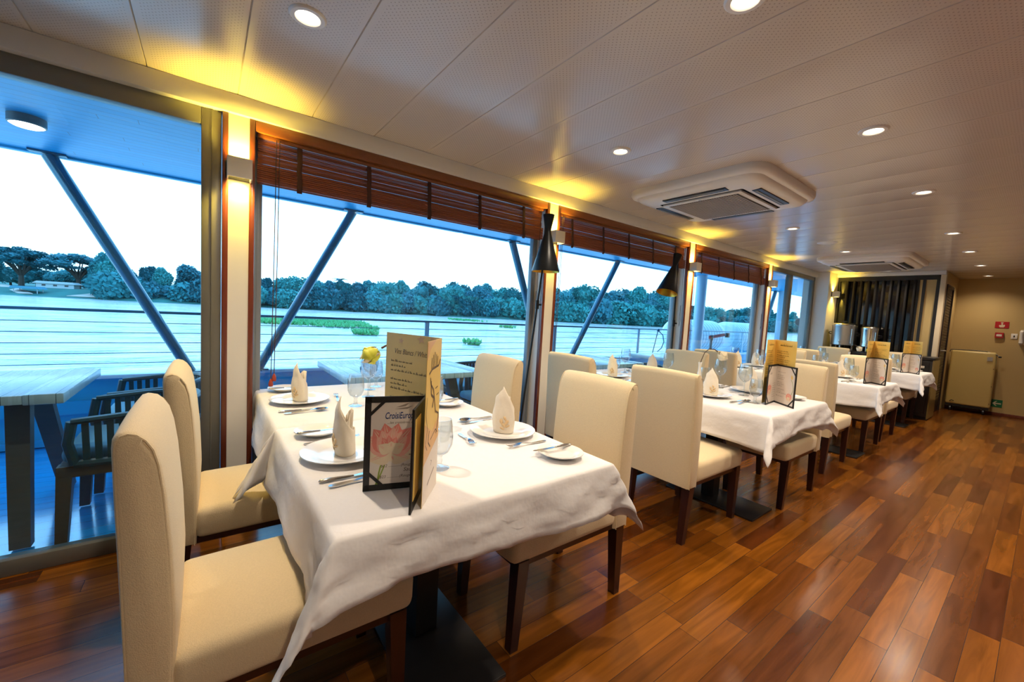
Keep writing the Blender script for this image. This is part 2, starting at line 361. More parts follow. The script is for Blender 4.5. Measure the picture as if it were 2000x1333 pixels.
mb = MB(); mb.box(1.50, 1.60, 10.36, YE, 0, ZC+0.01); mb.box(1.50, 1.60, 9.62, 10.36, 2.16, ZC+0.01)
struct('wall_side', mb, m_farwall)
dr = thing('door_1', 'x', 'x', (1.56, 9.62, 0)); del dr['label'], dr['category']; dr['kind'] = 'structure'
m_door = mat('dark_door', (0.022, 0.012, 0.009), 0.35, noise=0.3, scale=20, stretch=(5, 5, 0.7))
mb = MB(); mb.box(0, 0.055, 0, 0.05, 0, 2.16, bev=0.003); mb.box(0, 0.055, 0.69, 0.74, 0, 2.16, bev=0.003); mb.box(0, 0.055, 0.05, 0.69, 2.11, 2.16, bev=0.003); mb.obj('door_frame', m_door, dr)
mb = MB(); mb.box(0.005, 0.035, 0.05, 0.69, 0.01, 2.11)
for i in range(40): mb.box(0.030, 0.046, 0.14, 0.60, 0.25+i*0.045, 0.275+i*0.045, bev=0.003)
mb.obj('door_leaf', m_door, dr)
mb = MB(); mb.box(0.035, 0.043, 0.09, 0.13, 0.98, 1.20, bev=0.002); mb.tube((0.04, 0.11, 1.07), (0.10, 0.11, 1.07), 0.009); mb.tube((0.095, 0.11, 1.07), (0.095, 0.23, 1.07), 0.009); mb.obj('door_handle', m_brush, dr)

# ================================================================== light fittings
def downlight(x, y, label, power=DOWN_W, grp='recessed downlights in the ceiling'):
    t = thing('downlight', label, 'ceiling light', (x, y, ZC), 0, grp)
    MB().lathe([(0.036, 0.004), (0.040, -0.006), (0.044, -0.010), (0.058, -0.009), (0.064, -0.004), (0.066, 0.002)], 32).obj('trim_ring', m_white, t)
    MB().lathe([(0, -0.004), (0.030, -0.004), (0.038, -0.002)], 24).obj('lens', m_lens, t)
    lamp('downlight_lamp', 'SPOT', t, (0, 0, -0.02), power, WARM, spot_size=math.radians(140), spot_blend=1.0, shadow_soft_size=0.03)
DL = [(0.917, 0.298, 'large recessed downlight near the first wall light, at the top of the picture'),
      (0.949, 2.085, 'recessed downlight just before the nearer ceiling air conditioner'),
      (0.941, 4.959, 'recessed downlight just beyond the nearer ceiling air conditioner'),
      (0.954, 6.772, 'small recessed downlight just before the far ceiling air conditioner'),
      (0.952, 9.12, 'tiny recessed downlight between the far air conditioner and the black screen'),
      (1.99, 1.395, 'recessed downlight cut by the top edge of the picture over the aisle'),
      (2.029, 2.787, 'largest whole downlight of the aisle row at upper right'),
      (2.026, 4.223, 'second whole downlight along the aisle row, right of the air conditioner'),
      (1.997, 6.058, 'third whole downlight along the aisle row at right'),
      (1.999, 7.443, 'fourth whole downlight along the aisle row at right'),
      (1.991, 8.909, 'second last downlight of the aisle row before the far wall'),
      (1.972, 10.40, 'last downlight of the aisle row, nearest the far beige wall')]
for x, y, l in DL: downlight(x, y, l, DOWN_W*(.45 if y > 9 else 1))
for x, y in ((3.1, 0.3), (3.1, 3.2), (3.1, 6.2), (4.3, 3.4)):
    downlight(x, y, 'recessed downlight of the room part outside the picture', grp='downlights outside the picture')

def sconce(y, label, x=0.0, rot=0):
    t = thing('wall_light', label, 'wall light', (x, y, 1.97), 0, 'square up and down wall lights on the columns')
    mb = MB(); T = 0.006
    mb.box(0.094, 0.10, -0.054, 0.054, -0.05, 0.05); mb.box(0.012, 0.094, -0.054, -0.048, -0.05, 0.05); mb.box(0.012, 0.094, 0.048, 0.054, -0.05, 0.05)
    mb.obj('housing', m_white, t)
    MB().box(0.0, 0.012, -0.06, 0.06, -0.045, 0.045, bev=0.002).obj('backplate', m_dark, t)
    MB().box(0.016, 0.090, -0.046, 0.046, -0.012, 0.012).obj('lens', m_slens, t)
    for s in (1, -1):
        lamp('wall_light_lamp', 'SPOT', t, (0.05, 0, 0.03*s), SCONCE_W, YEL, rot=(PI if s > 0 else 0, 0, 0), spot_size=math.radians(115), spot_blend=0.7, shadow_soft_size=0.025)
for i, l in enumerate(('square wall light on the nearest cream column', 'square wall light on the second column, behind the black cone lamp', 'square wall light on the third column, between two bamboo blinds', 'square wall light on the fourth column, left of the double window')):
    sconce((cols[i][0]+cols[i][1])/2, l)
sconce(9.22, 'square wall light on the far cream pilaster beside the black screen', x=0.2)

# ceiling cassettes
def cassette(xa, xb, ya, yb, label):
    cx, cy = (xa+xb)/2, (ya+yb)/2; w, d = (xb-xa)/2, (yb-ya)/2
    t = thing('air_conditioner', label, 'air conditioner', (cx, cy, ZC), 0, 'ceiling air conditioners')
    def ring(w, d, r, z, n=6):
        pts = []
        for (sx_, sy_, a0) in ((1, 1, 0), (-1, 1, 90), (-1, -1, 180), (1, -1, 270)):
            for i in range(n+1):
                a = math.radians(a0+90*i/n); pts.append((sx_*(w-r)+r*math.cos(a), sy_*(d-r)+r*math.sin(a), z))
        return pts
    mb = MB(); mb.ring_skin([ring(w, d, .13, 0.0), ring(w, d, .13, -0.034), ring(w-.008, d-.008, .125, -0.050), ring(w-.03, d-.03, .11, -0.058), ring(w-.045, d-.045, .10, -0.058)], cap=False)
    mb.ring_skin([ring(w-.045, d-.045, .10, -0.054), ring(w-.05, d-.05, .10, -0.070), ring(w-.075, d-.075, .08, -0.088), ring(w-.13, d-.13, .06, -0.100), ring(w-.20, d-.20, .02, -0.104)], cap=False)
    mb.obj('panel', m_white, t, sharp=50)
    gw, gd = w-.22, d-.22
    mb = MB(); mb.box(-gw, gw, -gd, gd, -0.1160, -0.1000, bev=0.004); mb.obj('grille_frame', m_white, t)
    mb = MB(); n = 30
    for i in range(n): mb.box(-gw+.04+i*(2*gw-.08)/n, -gw+.04+(i+.55)*(2*gw-.08)/n, -gd+.04, gd-.04, -0.1210, -0.1150)
    mb.mi = 1; mb.box(-gw+.035, gw-.035, -gd+.035, gd-.035, -0.1175, -0.1150)
    mb.obj('grille', [mat('grille_grey', (0.42, 0.36, 0.30), 0.5), mat('grille_gap', (0.10, 0.08, 0.065), 0.7)], t)
    for (a0, a1, b0, b1) in ((-w+.115, -w+.175, -gd*.8, gd*.8), (w-.175, w-.115, -gd*.8, gd*.8), (-gw*.8, gw*.8, -d+.115, -d+.175), (-gw*.8, gw*.8, d-.175, d-.115)):
        mb = MB(); mb.box(a0, a1, b0, b1, -0.1055, -0.0820); s = mb.obj('air_slot', m_dark, t)
        mb = MB()
        if a1-a0 < b1-b0: mb.box(a0+.012, a0+.03, b0+.02, b1-.02, -0.1085, -0.1045, bev=.001)
        else: mb.box(a0+.02, a1-.02, b0+.012, b0+.03, -0.1085, -0.1045, bev=.001)
        mb.obj('louvre', m_alu, s)
    for s in (1, -1): MB().lathe([(0, -.1195), (.010, -.119), (.012, -.116)], 12, c=(0, s*(gd-.018), 0)).obj('latch', m_brush, t)
cassette(0.445, 1.50, 2.79, 3.86, 'white square ceiling air conditioner nearest the camera')
cassette(0.50, 1.54, 7.12, 8.42, 'white ceiling air conditioner far back by the black screen')
t = thing('ceiling_speaker', 'round flat ceiling grille between the two air conditioners', 'ceiling grille', (0.962, 6.0, ZC))
MB().lathe([(0, -.010), (.085, -.010), (.10, -.006), (.105, 0)], 32).obj('grille', m_white, t)
t = thing('ceiling_fitting', 'white ceiling fitting cut by the top left corner of the picture', 'ceiling fitting', (0.92, -0.86, ZC))
mb = MB(); mb.box(-.16, .16, -.16, .16, -.045, 0, bev=.03, seg=3); mb.obj('cover', m_white, t)

# ================================================================== blinds
def blind(k, label, tapes):
    ya, yb = cols[k][1]+0.012, cols[k+1][0]-0.02
    t = thing('bamboo_blind', label, 'window blind', (0, 0, 0), 0, 'brown bamboo blinds pulled up over the windows')
    MB().box(-0.075, -0.02, ya, yb, 2.185, 2.205, bev=.003).obj('headrail', m_header, t)
    mb = MB(); z = 2.182; i = 0; rnd = random.Random(k)
    while z > 1.945:
        h = 0.0052; xo = -0.048+rnd.uniform(-.003, .003) + (0.012 if z < 2.02 else 0)*0
        sag = rnd.uniform(-.0012, .0012)
        mb.box(xo-.004, xo+.004, ya+rnd.uniform(0, .006), yb-rnd.uniform(0, .006), z-h+sag, z+sag); z -= 0.0062
    for j in range(9):                        # folded stack at the bottom
        zz = 1.945+j*0.011
        mb.box(-0.030-.002*(j % 2), -0.020-.002*(j % 2), ya, yb, zz, zz+.0085)
    mb.obj('slats', m_blind, t, sharp=60)
    for y in tapes:
        mb = MB(); mb.path([(-.036, y, 2.19), (-.030, y+.002, 2.10), (-.018, y-.003, 2.05), (-.022, y+.002, 2.0), (-.010, y, 1.95), (-.02, y, 1.925)], [.014]*6, 8, flat=.3); mb.xform(Matrix.Identity(4)); mb.obj('tape', m_tape, t)
    y = ya+0.09 if k == 0 else ya+0.03
    for dy, zb in ((0.0, 0.84), (0.016, 0.87)):
        c = MB().path([(-.012, y+dy, 2.19), (-.010, y+dy-.004, 1.6), (-.008, y+dy-.012, zb)], .0022, 6).obj('cord', m_cord, t)
        MB().lathe([(0, 0), (.010, .002), (.013, .012), (.010, .03), (.004, .045), (0, .047)], 12, c=(-.008, y+dy-.012, zb-.045)).obj('tassel', m_tassel, c)
    y = yb-0.04
    MB().path([(-.012, y, 2.19), (-.010, y, 1.6), (-.008, y+.01, 1.32), (-.006, y-.012, 1.25), (-.006, y-.02, 1.32), (-.008, y-.008, 1.5)], .0022, 6).obj('cord_loop', m_cord, t)
blind(0, 'brown bamboo blind on the window behind the nearest table', (0.43, 0.83, 1.25, 1.67, 2.10))
blind(1, 'brown bamboo blind between the second and third columns', (2.67, 3.10, 3.50, 3.925, 4.38))
blind(2, 'small brown bamboo blind on the window beyond the third column', (4.96, 5.40, 5.83, 6.28, 6.70))

# ================================================================== far end furniture
t = thing('sideboard', 'black sideboard in front of the black screen holding two steel urns', 'sideboard', (0.22, 8.86, 0))
MB().box(0, 1.42, 0.0, 0.56, 0.05, 0.93, bev=.004).obj('body', m_dark, t)
m_goldv = mat('varnished_olive_wood', (0.20, 0.13, 0.035), 0.3, noise=.2, coat=.3)
MB().box(1.42, 1.435, 0.0, 0.56, 0.02, 0.965).obj('side_panel', m_goldv, t)
MB().box(-.01, 1.44, -.02, 0.56, 0.93, 0.97, bev=.004).obj('top', m_dark, t)
MB().box(0.0, 1.42, 0.03, 0.55, 0.0, 0.05).obj('plinth', m_dark, t)
for i in range(3):
    d = MB().box(0.03+i*.46, 0.47+i*.46, -.016, 0.0, 0.10, 0.72, bev=.003).obj('door', m_dark, t)
    w = MB().box(0.03+i*.46, 0.47+i*.46, -.016, 0.0, 0.74, 0.91, bev=.003).obj('drawer', m_dark, t)
    MB().box(0.24+i*.46, 0.42+i*.46, -.04, -.016, 0.80, 0.835, bev=.006).obj('handle', m_white, w)
def urn(x, y, r, h, label, dark):
    t = thing('urn', label, 'drinks urn', (x, y, 0.9702), 0, 'steel urns on the sideboard')
    for a in range(3):
        an = 2*PI*a/3+.5; MB().tube((r*.8*math.cos(an), r*.8*math.sin(an), 0), (r*.75*math.cos(an), r*.75*math.sin(an), .09), .012, .0155).obj('foot', m_brush, t)
    MB().lathe([(0, .08), (r*.93, .08), (r, .09), (r, h-.03), (r*1.02, h-.02), (r*1.02, h)], 40).obj('body', m_steel if dark else m_brush, t)
    l = MB().lathe([(r*1.02, h), (r*1.03, h+.012), (r*.9, h+.03), (r*.5, h+.042), (0, h+.046)], 40).obj('lid', m_steel, t)
    MB().lathe([(.012, h+.044), (.012, h+.06), (.035, h+.066), (.035, h+.076), (0, h+.078)], 16).obj('knob', m_dark, l)
    s = MB(); s.tube((0, -r, .14), (0, -r-.06, .14), .012); s.tube((0, -r-.05, .145), (0, -r-.055, .10), .009); s.tube((0, -r-.045, .14), (0, -r-.045, .19), .007); s.obj('tap', m_steel, t)
    MB().tube((r*.8, -r*.75, .12), (r*.8, -r*.75, h-.06), .008).obj('sight_glass', m_steel, t)
    for sd in (-1, 1): MB().path([(sd*r, 0, h*.62), (sd*(r+.04), 0, h*.64), (sd*(r+.04), 0, h*.70), (sd*r, 0, h*.72)], .008, 8).obj('handle', m_dark, t)
urn(0.45, 9.15, 0.175, 0.44, 'wide brushed steel urn at the window end of the sideboard', False)
urn(0.80, 9.17, 0.125, 0.40, 'slimmer shiny chrome urn right of the wide one', True)
o = MB().sphere((0, 0, .03), .03, 3, (1.25, 1, 1)).obj('lemon', mat('lemon_skin', (0.85, 0.55, 0.02), .4, bump=.2, bscale=90), loc=(0.86, 8.93, 0.97)); tag(o, 'bright yellow lemon in front of the chrome urn', 'fruit')

# far wall: trolley, signs, phone
t = thing('folded_trolley', 'cream flat wheeled panel cabinet leaning on the far wall', 'trolley', (1.64, 10.62, 0))
m_cab = mat('yellowed_cream_enamel', (0.62, 0.46, 0.16), .35, noise=.04, scale=4)
MB().box(0, 0.53, 0.02, 0.20, 0.12, 1.08, bev=.035, seg=4).obj('body', m_cab, t)
MB().box(0.01, 0.52, 0.03, 0.19, 0.085, 0.125).obj('base_rail', m_dark, t)
for x in (.07, .46):
    for y in (.05, .17):
        w = MB().lathe([(0, -.012), (.038, -.012), (.04, 0), (.038, .012), (0, .012)], 20); w.xform(Matrix.Translation((x, y, .041)) @ Matrix.Rotation(PI/2, 4, 'Y')); w.obj('caster', m_dark, t)
MB().box(.43, .49, .012, .021, .93, 1.0).obj('rating_plate', mat('grey_label', (.45, .42, .38), .5), t)
for z in (.2, .5, .8): MB().lathe([(0, 0), (.006, 0), (.006, .004), (0, .004)], 8, c=(0, 0, 0)).xform(Matrix.Translation((.515, .018, z)) @ Matrix.Rotation(PI/2, 4, 'X')).obj('screw', m_dark, t)
MB().path([(-.02, .1, 1.05), (-.01, .08, 1.085), (.2, .09, 1.092), (.40, .08, 1.09), (.50, .05, 1.06), (.56, .0, 1.02)], .007, 8).obj('cable', m_dark, t)
MB().box(.55, .585, -.02, .015, 1.0, 1.025, bev=.004).obj('plug', m_dark, t)
MB().path([(.06, .01, .17), (.08, -.01, .19), (.11, .0, .18)], .006, 8).obj('lever', m_dark, t)
m_red = mat('red_plastic', (.42, .012, .015), .4); m_grn = mat('green_plastic', (.005, .16, .06), .4); m_lum = mat('pale_symbol', (.70, .62, .42), .5)
YW = YE-.001
def sign(name, x0, x1, z0, z1, m, label, th=.006):
    t = thing(name, label, 'sign', (0, YW, 0)); MB().box(x0, x1, -th, 0, z0, z1).obj('plate', m, t); return t
t = sign('fire_call_sign', 2.09, 2.245, 1.505, 1.615, m_red, 'red sign with a pressing hand on the far wall')
h = MB(); cx, cz = 2.167, 1.56; y = -.0065
def flat(mb, pts, y=y, th=.001):
    mb.prism([(p[0], p[1]) for p in pts], lambda p, a: (cx+p[0], y-a, cz+p[1]), 0, th); return mb
flat(h, [(-.034, -.02), (-.02, -.042), (.02, -.042), (.034, -.02), (.032, .002), (.012, .004), (.008, -.0), (.006, .036), (-.006, .036), (-.008, -.006), (-.026, -.0)])
flat(h, [(.016*math.cos(a*PI/8), .036+.010*math.sin(a*PI/8)) for a in range(16)]); h.obj('hand_symbol', m_lum, t)
t = sign('fire_call_point', 2.105, 2.20, 1.335, 1.425, m_red, 'small red fire alarm call point below the hand sign', .04)
MB().box(2.122, 2.183, -.043, -.039, 1.362, 1.398).obj('push_pane', mat('white_pane', (.75, .68, .6), .3), t)
t = sign('exit_sign', 2.165, 2.29, .14, .27, m_grn, 'green exit direction sign with a white left arrow low on the far wall')
cx, cz = 2.228, .205
a = MB(); flat(a, [(-.05, 0), (-.012, .04), (.004, .04), (-.022, .010), (.048, .010), (.048, -.010), (-.022, -.010), (.004, -.04), (-.012, -.04)]); a.obj('arrow_symbol', m_lum, t)
t = thing('light_switch', 'white square switch plate between the alarm and the wall phone', 'switch', (2.315, YW, 1.375))
MB().box(-.035, .035, -.01, 0, -.045, .045, bev=.003).obj('plate', m_white, t); MB().box(-.008, .008, -.016, -.01, -.014, .014, bev=.002).obj('rocker', m_dark, t)
t = thing('wall_phone', 'cream wall phone at the right edge of the picture', 'telephone', (2.43, YW, 1.36))
MB().box(-.06, .07, -.05, 0, -.12, .12, bev=.018, seg=3).obj('base', m_white, t)
MB().path([(-.035, -.06, .11), (-.035, -.085, .09), (-.035, -.08, 0), (-.035, -.085, -.09), (-.035, -.06, -.11)], [.02, .026, .017, .026, .02], 10).obj('handset', m_white, t)
t = sign('notice_plate', 2.44, 2.56, 1.54, 1.62, m_dark, 'small dark plate above the wall phone at the picture edge')
# ================================================================== outside: side deck
m_bulw = mat('blue_daylit_paint', (0.012, 0.36, 0.60), .35, noise=.03, scale=5)  # blue daylight cast mixed into this paint colour
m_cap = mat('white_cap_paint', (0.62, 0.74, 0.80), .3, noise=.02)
m_rail = mat('teal_rail', (0.05, 0.16, 0.22), .3, .3)
m_wire = mat('rail_wire', (0.20, 0.30, 0.36), .35, .5)
m_strut = mat('steel_strut', (0.05, 0.14, 0.19), .22, .35, noise=.1)
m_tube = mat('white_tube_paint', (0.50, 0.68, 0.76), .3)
XB = -2.2
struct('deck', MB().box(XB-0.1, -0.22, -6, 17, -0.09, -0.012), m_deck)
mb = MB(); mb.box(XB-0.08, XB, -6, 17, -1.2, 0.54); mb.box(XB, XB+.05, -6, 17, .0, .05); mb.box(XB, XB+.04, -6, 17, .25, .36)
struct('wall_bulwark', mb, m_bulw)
struct('trim_20', MB().box(XB-0.13, XB+.05, -6, 17, 0.54, 0.575, bev=.01), m_cap)
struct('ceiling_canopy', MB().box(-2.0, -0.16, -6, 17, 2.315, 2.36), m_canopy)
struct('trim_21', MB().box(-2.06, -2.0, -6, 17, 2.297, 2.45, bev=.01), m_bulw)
struct('wall_header_outside', MB().box(-0.22, -0.16, -3, 9.62, 2.262, 2.42), m_white)
t = thing('deck_railing', 'teal handrail with thin horizontal wires along the outer edge of the deck', 'railing', (XB-.04, 0, 0))
mb = MB(); mb.box(-.03, .03, -6, 17, 1.112, 1.138, bev=.008); mb.obj('handrail', m_rail, t)
for i in range(5): MB().tube((0, -6, .665+i*.09), (0, 17, .665+i*.09), .004, seg=6).obj('wire', m_wire, t)
for i in range(8): MB().box(-.012, .012, -5.1+i*2.28*1.0+2.85-.03, -5.1+i*2.28+2.85+.03, .575, 1.115, bev=.004).obj('post', m_tube, t)
t0 = None
STR = [(-0.96, -0.12, 'dark steel diagonal strut seen through the large left door'), (1.27, 0.42, 'steel diagonal strut seen through the first blind window, leaning right at its top'),
       (3.45, 4.28, 'steel diagonal strut at the right edge of the first blind window'), (5.78, 4.92, 'steel diagonal strut seen through the second blind window'),
       (12.6, 12.2, 'dark diagonal strut seen through the far double window')]
for yt, yb, l in STR:
    t = thing('strut', l, 'strut', (0, 0, 0), 0, 'diagonal struts holding the canopy')
    MB().path([(-2.0, yt, 2.30), (XB+.03, yb, .58)], .055, 20, flat=.8).obj('tube', m_strut, t)
    MB().box(-2.06, -1.94, yt-.10, yt+.10, 2.30, 2.315, bev=.004).obj('head_plate', m_strut, t)
    MB().box(XB-.05, XB+.10, yb-.09, yb+.09, .575, .59, bev=.004).obj('foot_plate', m_strut, t)
for y, l in ((8.40, 'round white column outside the third blind window'), (12.75, 'round white column outside the far double window')):
    t = thing('round_column', l, 'column', (-1.86, y, 0), 0, 'round columns on the deck')
    MB().lathe([(.105, -.012), (.105, 2.315)], 28).obj('shaft', m_tube, t); MB().lathe([(.14, -.012), (.14, .01), (.105, .02)], 28).obj('base_ring', m_tube, t)
t = thing('deck_ceiling_light', 'round glowing ceiling light on the blue-lit boards outside the left door', 'ceiling light', (-1.14, -0.87, 2.315))
MB().lathe([(.082, 0), (.082, -.045), (.074, -.05)], 40).obj('rim', m_alu, t)
MB().lathe([(.074, -.048), (.06, -.056), (.03, -.06), (0, -.061)], 32).obj('lens', m_lens, t)
lamp('deck_light_lamp', 'SPOT', t, (0, 0, -.09), 18, WARM, spot_size=math.radians(150), spot_blend=.4, shadow_soft_size=.08)

# deck tables and chairs
m_teak = mat('weathered_teak', (0.11, 0.085, 0.06), .4, noise=.2, scale=18, stretch=(4, .6, 4), spec=.6)
m_top = plankmat('table_slats', (0.46, 0.55, 0.58), (0.54, 0.62, 0.64), .09, 2.0, .25, seam=(.06, .10, .12), axis='x', noise_c=.12, spec=.8)
m_rope = mat('dark_teal_frame', (0.012, 0.055, 0.065), .45)
m_cush = mat('blue_grey_cushion', (0.16, 0.36, 0.44), .8)
def deck_table(x0, x1, y0, y1, label):
    cx, cy = (x0+x1)/2, (y0+y1)/2; w, d = (x1-x0)/2, (y1-y0)/2
    t = thing('deck_table', label, 'table', (cx, cy, -.012), 0, 'wooden tables on the deck')
    MB().box(-w+.002, w-.002, -d+.14, d-.14, .735, .78, bev=.004).obj('slatted_top', m_top, t)
    for s in (-1, 1): MB().box(-w, w, s*(d-.07)-.07, s*(d-.07)+.07, .73, .783, bev=.006).obj('end_board', m_top, t)
    for sx_ in (-1, 1):
        for sy_ in (-1, 1):
            a = Vector((sx_*(w-.30), sy_*(d-.22), .735)); b = Vector((sx_*(w-.03), sy_*(d-.16), .012))
            n = Vector((0, .045, 0)); m = Vector((.035, 0, 0))
            mb = MB(); mb.ring_skin([[b+n*.8+m*.8, b-n*.8+m*.8, b-n*.8-m*.8, b+n*.8-m*.8], [a+n+m, a-n+m, a-n-m, a+n-m]]); mb.obj('leg', m_teak, t)
    MB().box(-w+.35, w-.35, -.03, .03, .63, .71).obj('stretcher', m_teak, t)
    return t
deck_table(-1.18, -.28, -2.25, -.575, 'wooden slatted deck table at the left edge outside the glass door')
deck_table(-1.27, -.30, .80, 2.0, 'pale wooden deck table outside the first blind window')
deck_table(-1.27, -.32, 3.35, 4.35, 'pale wooden deck table beyond the second deck chairs')
deck_table(-1.27, -.32, 5.3, 6.5, 'far wooden deck table outside the second blind window')
def deck_chair(x, y, rz, label):
    t = thing('deck_chair', label, 'chair', (x, y, -.012), rz, 'dark slatted chairs on the deck')     # sitter faces local +x
    for sx_, sy_ in ((-1, -1), (-1, 1), (1, -1), (1, 1)):
        mb = MB(); a = (sx_*.23, sy_*.25); n = .03
        mb.ring_skin([[(a[0]+sx_*.02+p*.022, a[1]+q*.022, 0.012) for p, q in ((1, 1), (-1, 1), (-1, -1), (1, -1))], [(a[0]+p*n, a[1]+q*n, .42) for p, q in ((1, 1), (-1, 1), (-1, -1), (1, -1))]]); mb.obj('leg', m_teak, t)
    MB().box(-.26, .26, -.28, .28, .36, .42, bev=.008).obj('seat_frame', m_teak, t)
    MB().box(-.22, .25, -.25, .25, .425, .50, bev=.03, seg=3).obj('cushion', m_cush, t)
    # curved back shell: top rail, bottom rail and slats wrapping the rear and sides
    def arc(a): return Vector((-.03-.25*math.cos(a), .30*math.sin(a), 0)) if abs(a) < 1.57 else Vector((0, 0, 0))
    pl = [(Vector((.20-.046*k, -.29-.002*k, 0)), Vector((0, -1, 0)), .05-.004*k) for k in range(5)]
    pl += [(Vector((-.03-.26*math.cos(math.radians(v)), .30*math.sin(math.radians(v)), 0)), Vector((-math.cos(math.radians(v)), math.sin(math.radians(v)), 0)), .03*abs(math.sin(math.radians(v)))**3) for v in range(-88, 89, 8)]
    pl += [(Vector((p.x, -p.y, 0)), Vector((0, 1, 0)), dz) for p, n_, dz in reversed(pl[:5])]
    top = [p+Vector((0, 0, .70-dz)) for p, n_, dz in pl]; bot = [p*.97+Vector((0, 0, .43)) for p, n_, dz in pl]
    MB().path(top, .024, 8, flat=.7).obj('top_rail', m_rope, t); MB().path(bot, .02, 8).obj('bottom_rail', m_rope, t)
    for i in (0, len(pl)-1): MB().path([bot[i], (bot[i]+top[i])/2+Vector((.02, 0, 0)), top[i]], .022, 8).obj('arm_post', m_rope, t)
    mb = MB()
    for k in range(1, len(pl)-1):
        p, nn, dz = pl[k]; q = p+Vector((0, 0, .695-dz)); p = p*.97+Vector((0, 0, .43)); n = Vector((-nn.y, nn.x, 0))*.013; o = nn*.006
        mb.ring_skin([[p+n+o, p-n+o, p-n-o, p+n-o], [q+n+o, q-n+o, q-n-o, q+n-o]])
    mb.obj('back_slats', m_rope, t); return t
dc = deck_chair(-.55, -.22, PI, 'nearest dark slatted deck chair, right of the left deck table')
dc.rotation_euler = (0, 0, -PI/2); dc.location = (-.49, -.335, -.012)
k = 0
for x, y, r, l in ((-1.16, -.30, -PI/2, 'second dark slatted deck chair behind the nearest one'),
                   (-.62, 2.30, -PI/2, 'dark slatted deck chair seen left of the far window chair of the nearest table'),
                   (-1.30, 2.45, -PI/2, 'dark deck chair farther out beyond the pale deck table'),
                   (-.60, 2.98, -PI/2, 'dark deck chair seen right of the far window chair of the nearest table'),
                   (-.62, 4.75, -PI/2, 'dark deck chair behind the wine glasses of the second table'),
                   (-1.30, 4.75, -PI/2, 'farther dark deck chair behind the wine glasses of the second table'),
                   (-.62, 6.95, -PI/2, 'dark deck chair left of the third column at glass height')):
    dup(dc, (x, y, -.012), r, l)

# gear along the deck
t = thing('belt_barrier', 'dark barrier post with a red belt outside the third blind window', 'barrier', (-1.2, 7.7, -.012))
MB().lathe([(.16, 0), (.16, .012), (.03, .03), (.025, 1.0), (.035, 1.0), (.035, 1.10), (0, 1.11)], 20).obj('post', m_rail, t)
MB().box(-.012, .012, .03, .62, 1.03, 1.085).xform(Matrix.Rotation(.10, 4, 'X')).obj('belt', mat('red_belt', (.45, .02, .06), .6), t)
MB().box(-.03, .03, .60, .68, 1.06, 1.15, bev=.006).obj('belt_clip', m_dark, t)
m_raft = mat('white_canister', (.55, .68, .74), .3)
for y, l in ((10.6, 'nearer white ribbed life raft canister beyond the rail'), (13.2, 'farther white ribbed life raft canister beyond the rail')):
    t = thing('life_raft', l, 'life raft', (-3.15, y, .95), 0, 'life raft canisters')
    mb = MB(); pr = [(0, -1.0), (.34, -.98), (.42, -.9)]
    for i in range(12): pr += [(.44, -.86+i*.145), (.44, -.80+i*.145), (.425, -.78+i*.145), (.425, -.73+i*.145)]
    pr += [(.42, .92), (.34, .98), (0, 1.0)]
    mb.lathe(pr, 40).xform(Matrix.Rotation(-PI/2, 4, 'X')); mb.obj('canister', m_raft, t)
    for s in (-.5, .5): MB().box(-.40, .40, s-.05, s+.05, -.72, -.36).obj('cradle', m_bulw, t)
t = thing('flag_rod', 'thin rod with a looped line at the rail outside the second blind window', 'rod', (-1.72, 6.4, -.012))
MB().tube((0, 0, .0), (0, .33, 1.13), .008).obj('rod', m_rail, t); MB().sphere((0, .34, 1.14), .03, 2).obj('tip', m_rail, t)
MB().path([(0, .35, 1.13), (0, .50, 1.05), (0, .55, .92), (0, .48, .80), (0, .36, .74)], .008, 8).obj('line', m_rail, t)
MB().lathe([(.10, 0), (.10, .02), (.02, .04)], 16).obj('base', m_rail, t)
t = thing('searchlight', 'small dark round lamp on a post beyond the far double window', 'lamp', (-1.5, 13.1, -.012))
MB().tube((0, 0, 0), (0, 0, 1.42), .025).obj('post', m_rail, t); MB().lathe([(0, -.06), (.10, -.06), (.12, 0), (.10, .06), (0, .06)], 20).xform(Matrix.Translation((0, 0, 1.50)) @ Matrix.Rotation(PI/2, 4, 'X')).obj('lamp_head', m_dark, t)

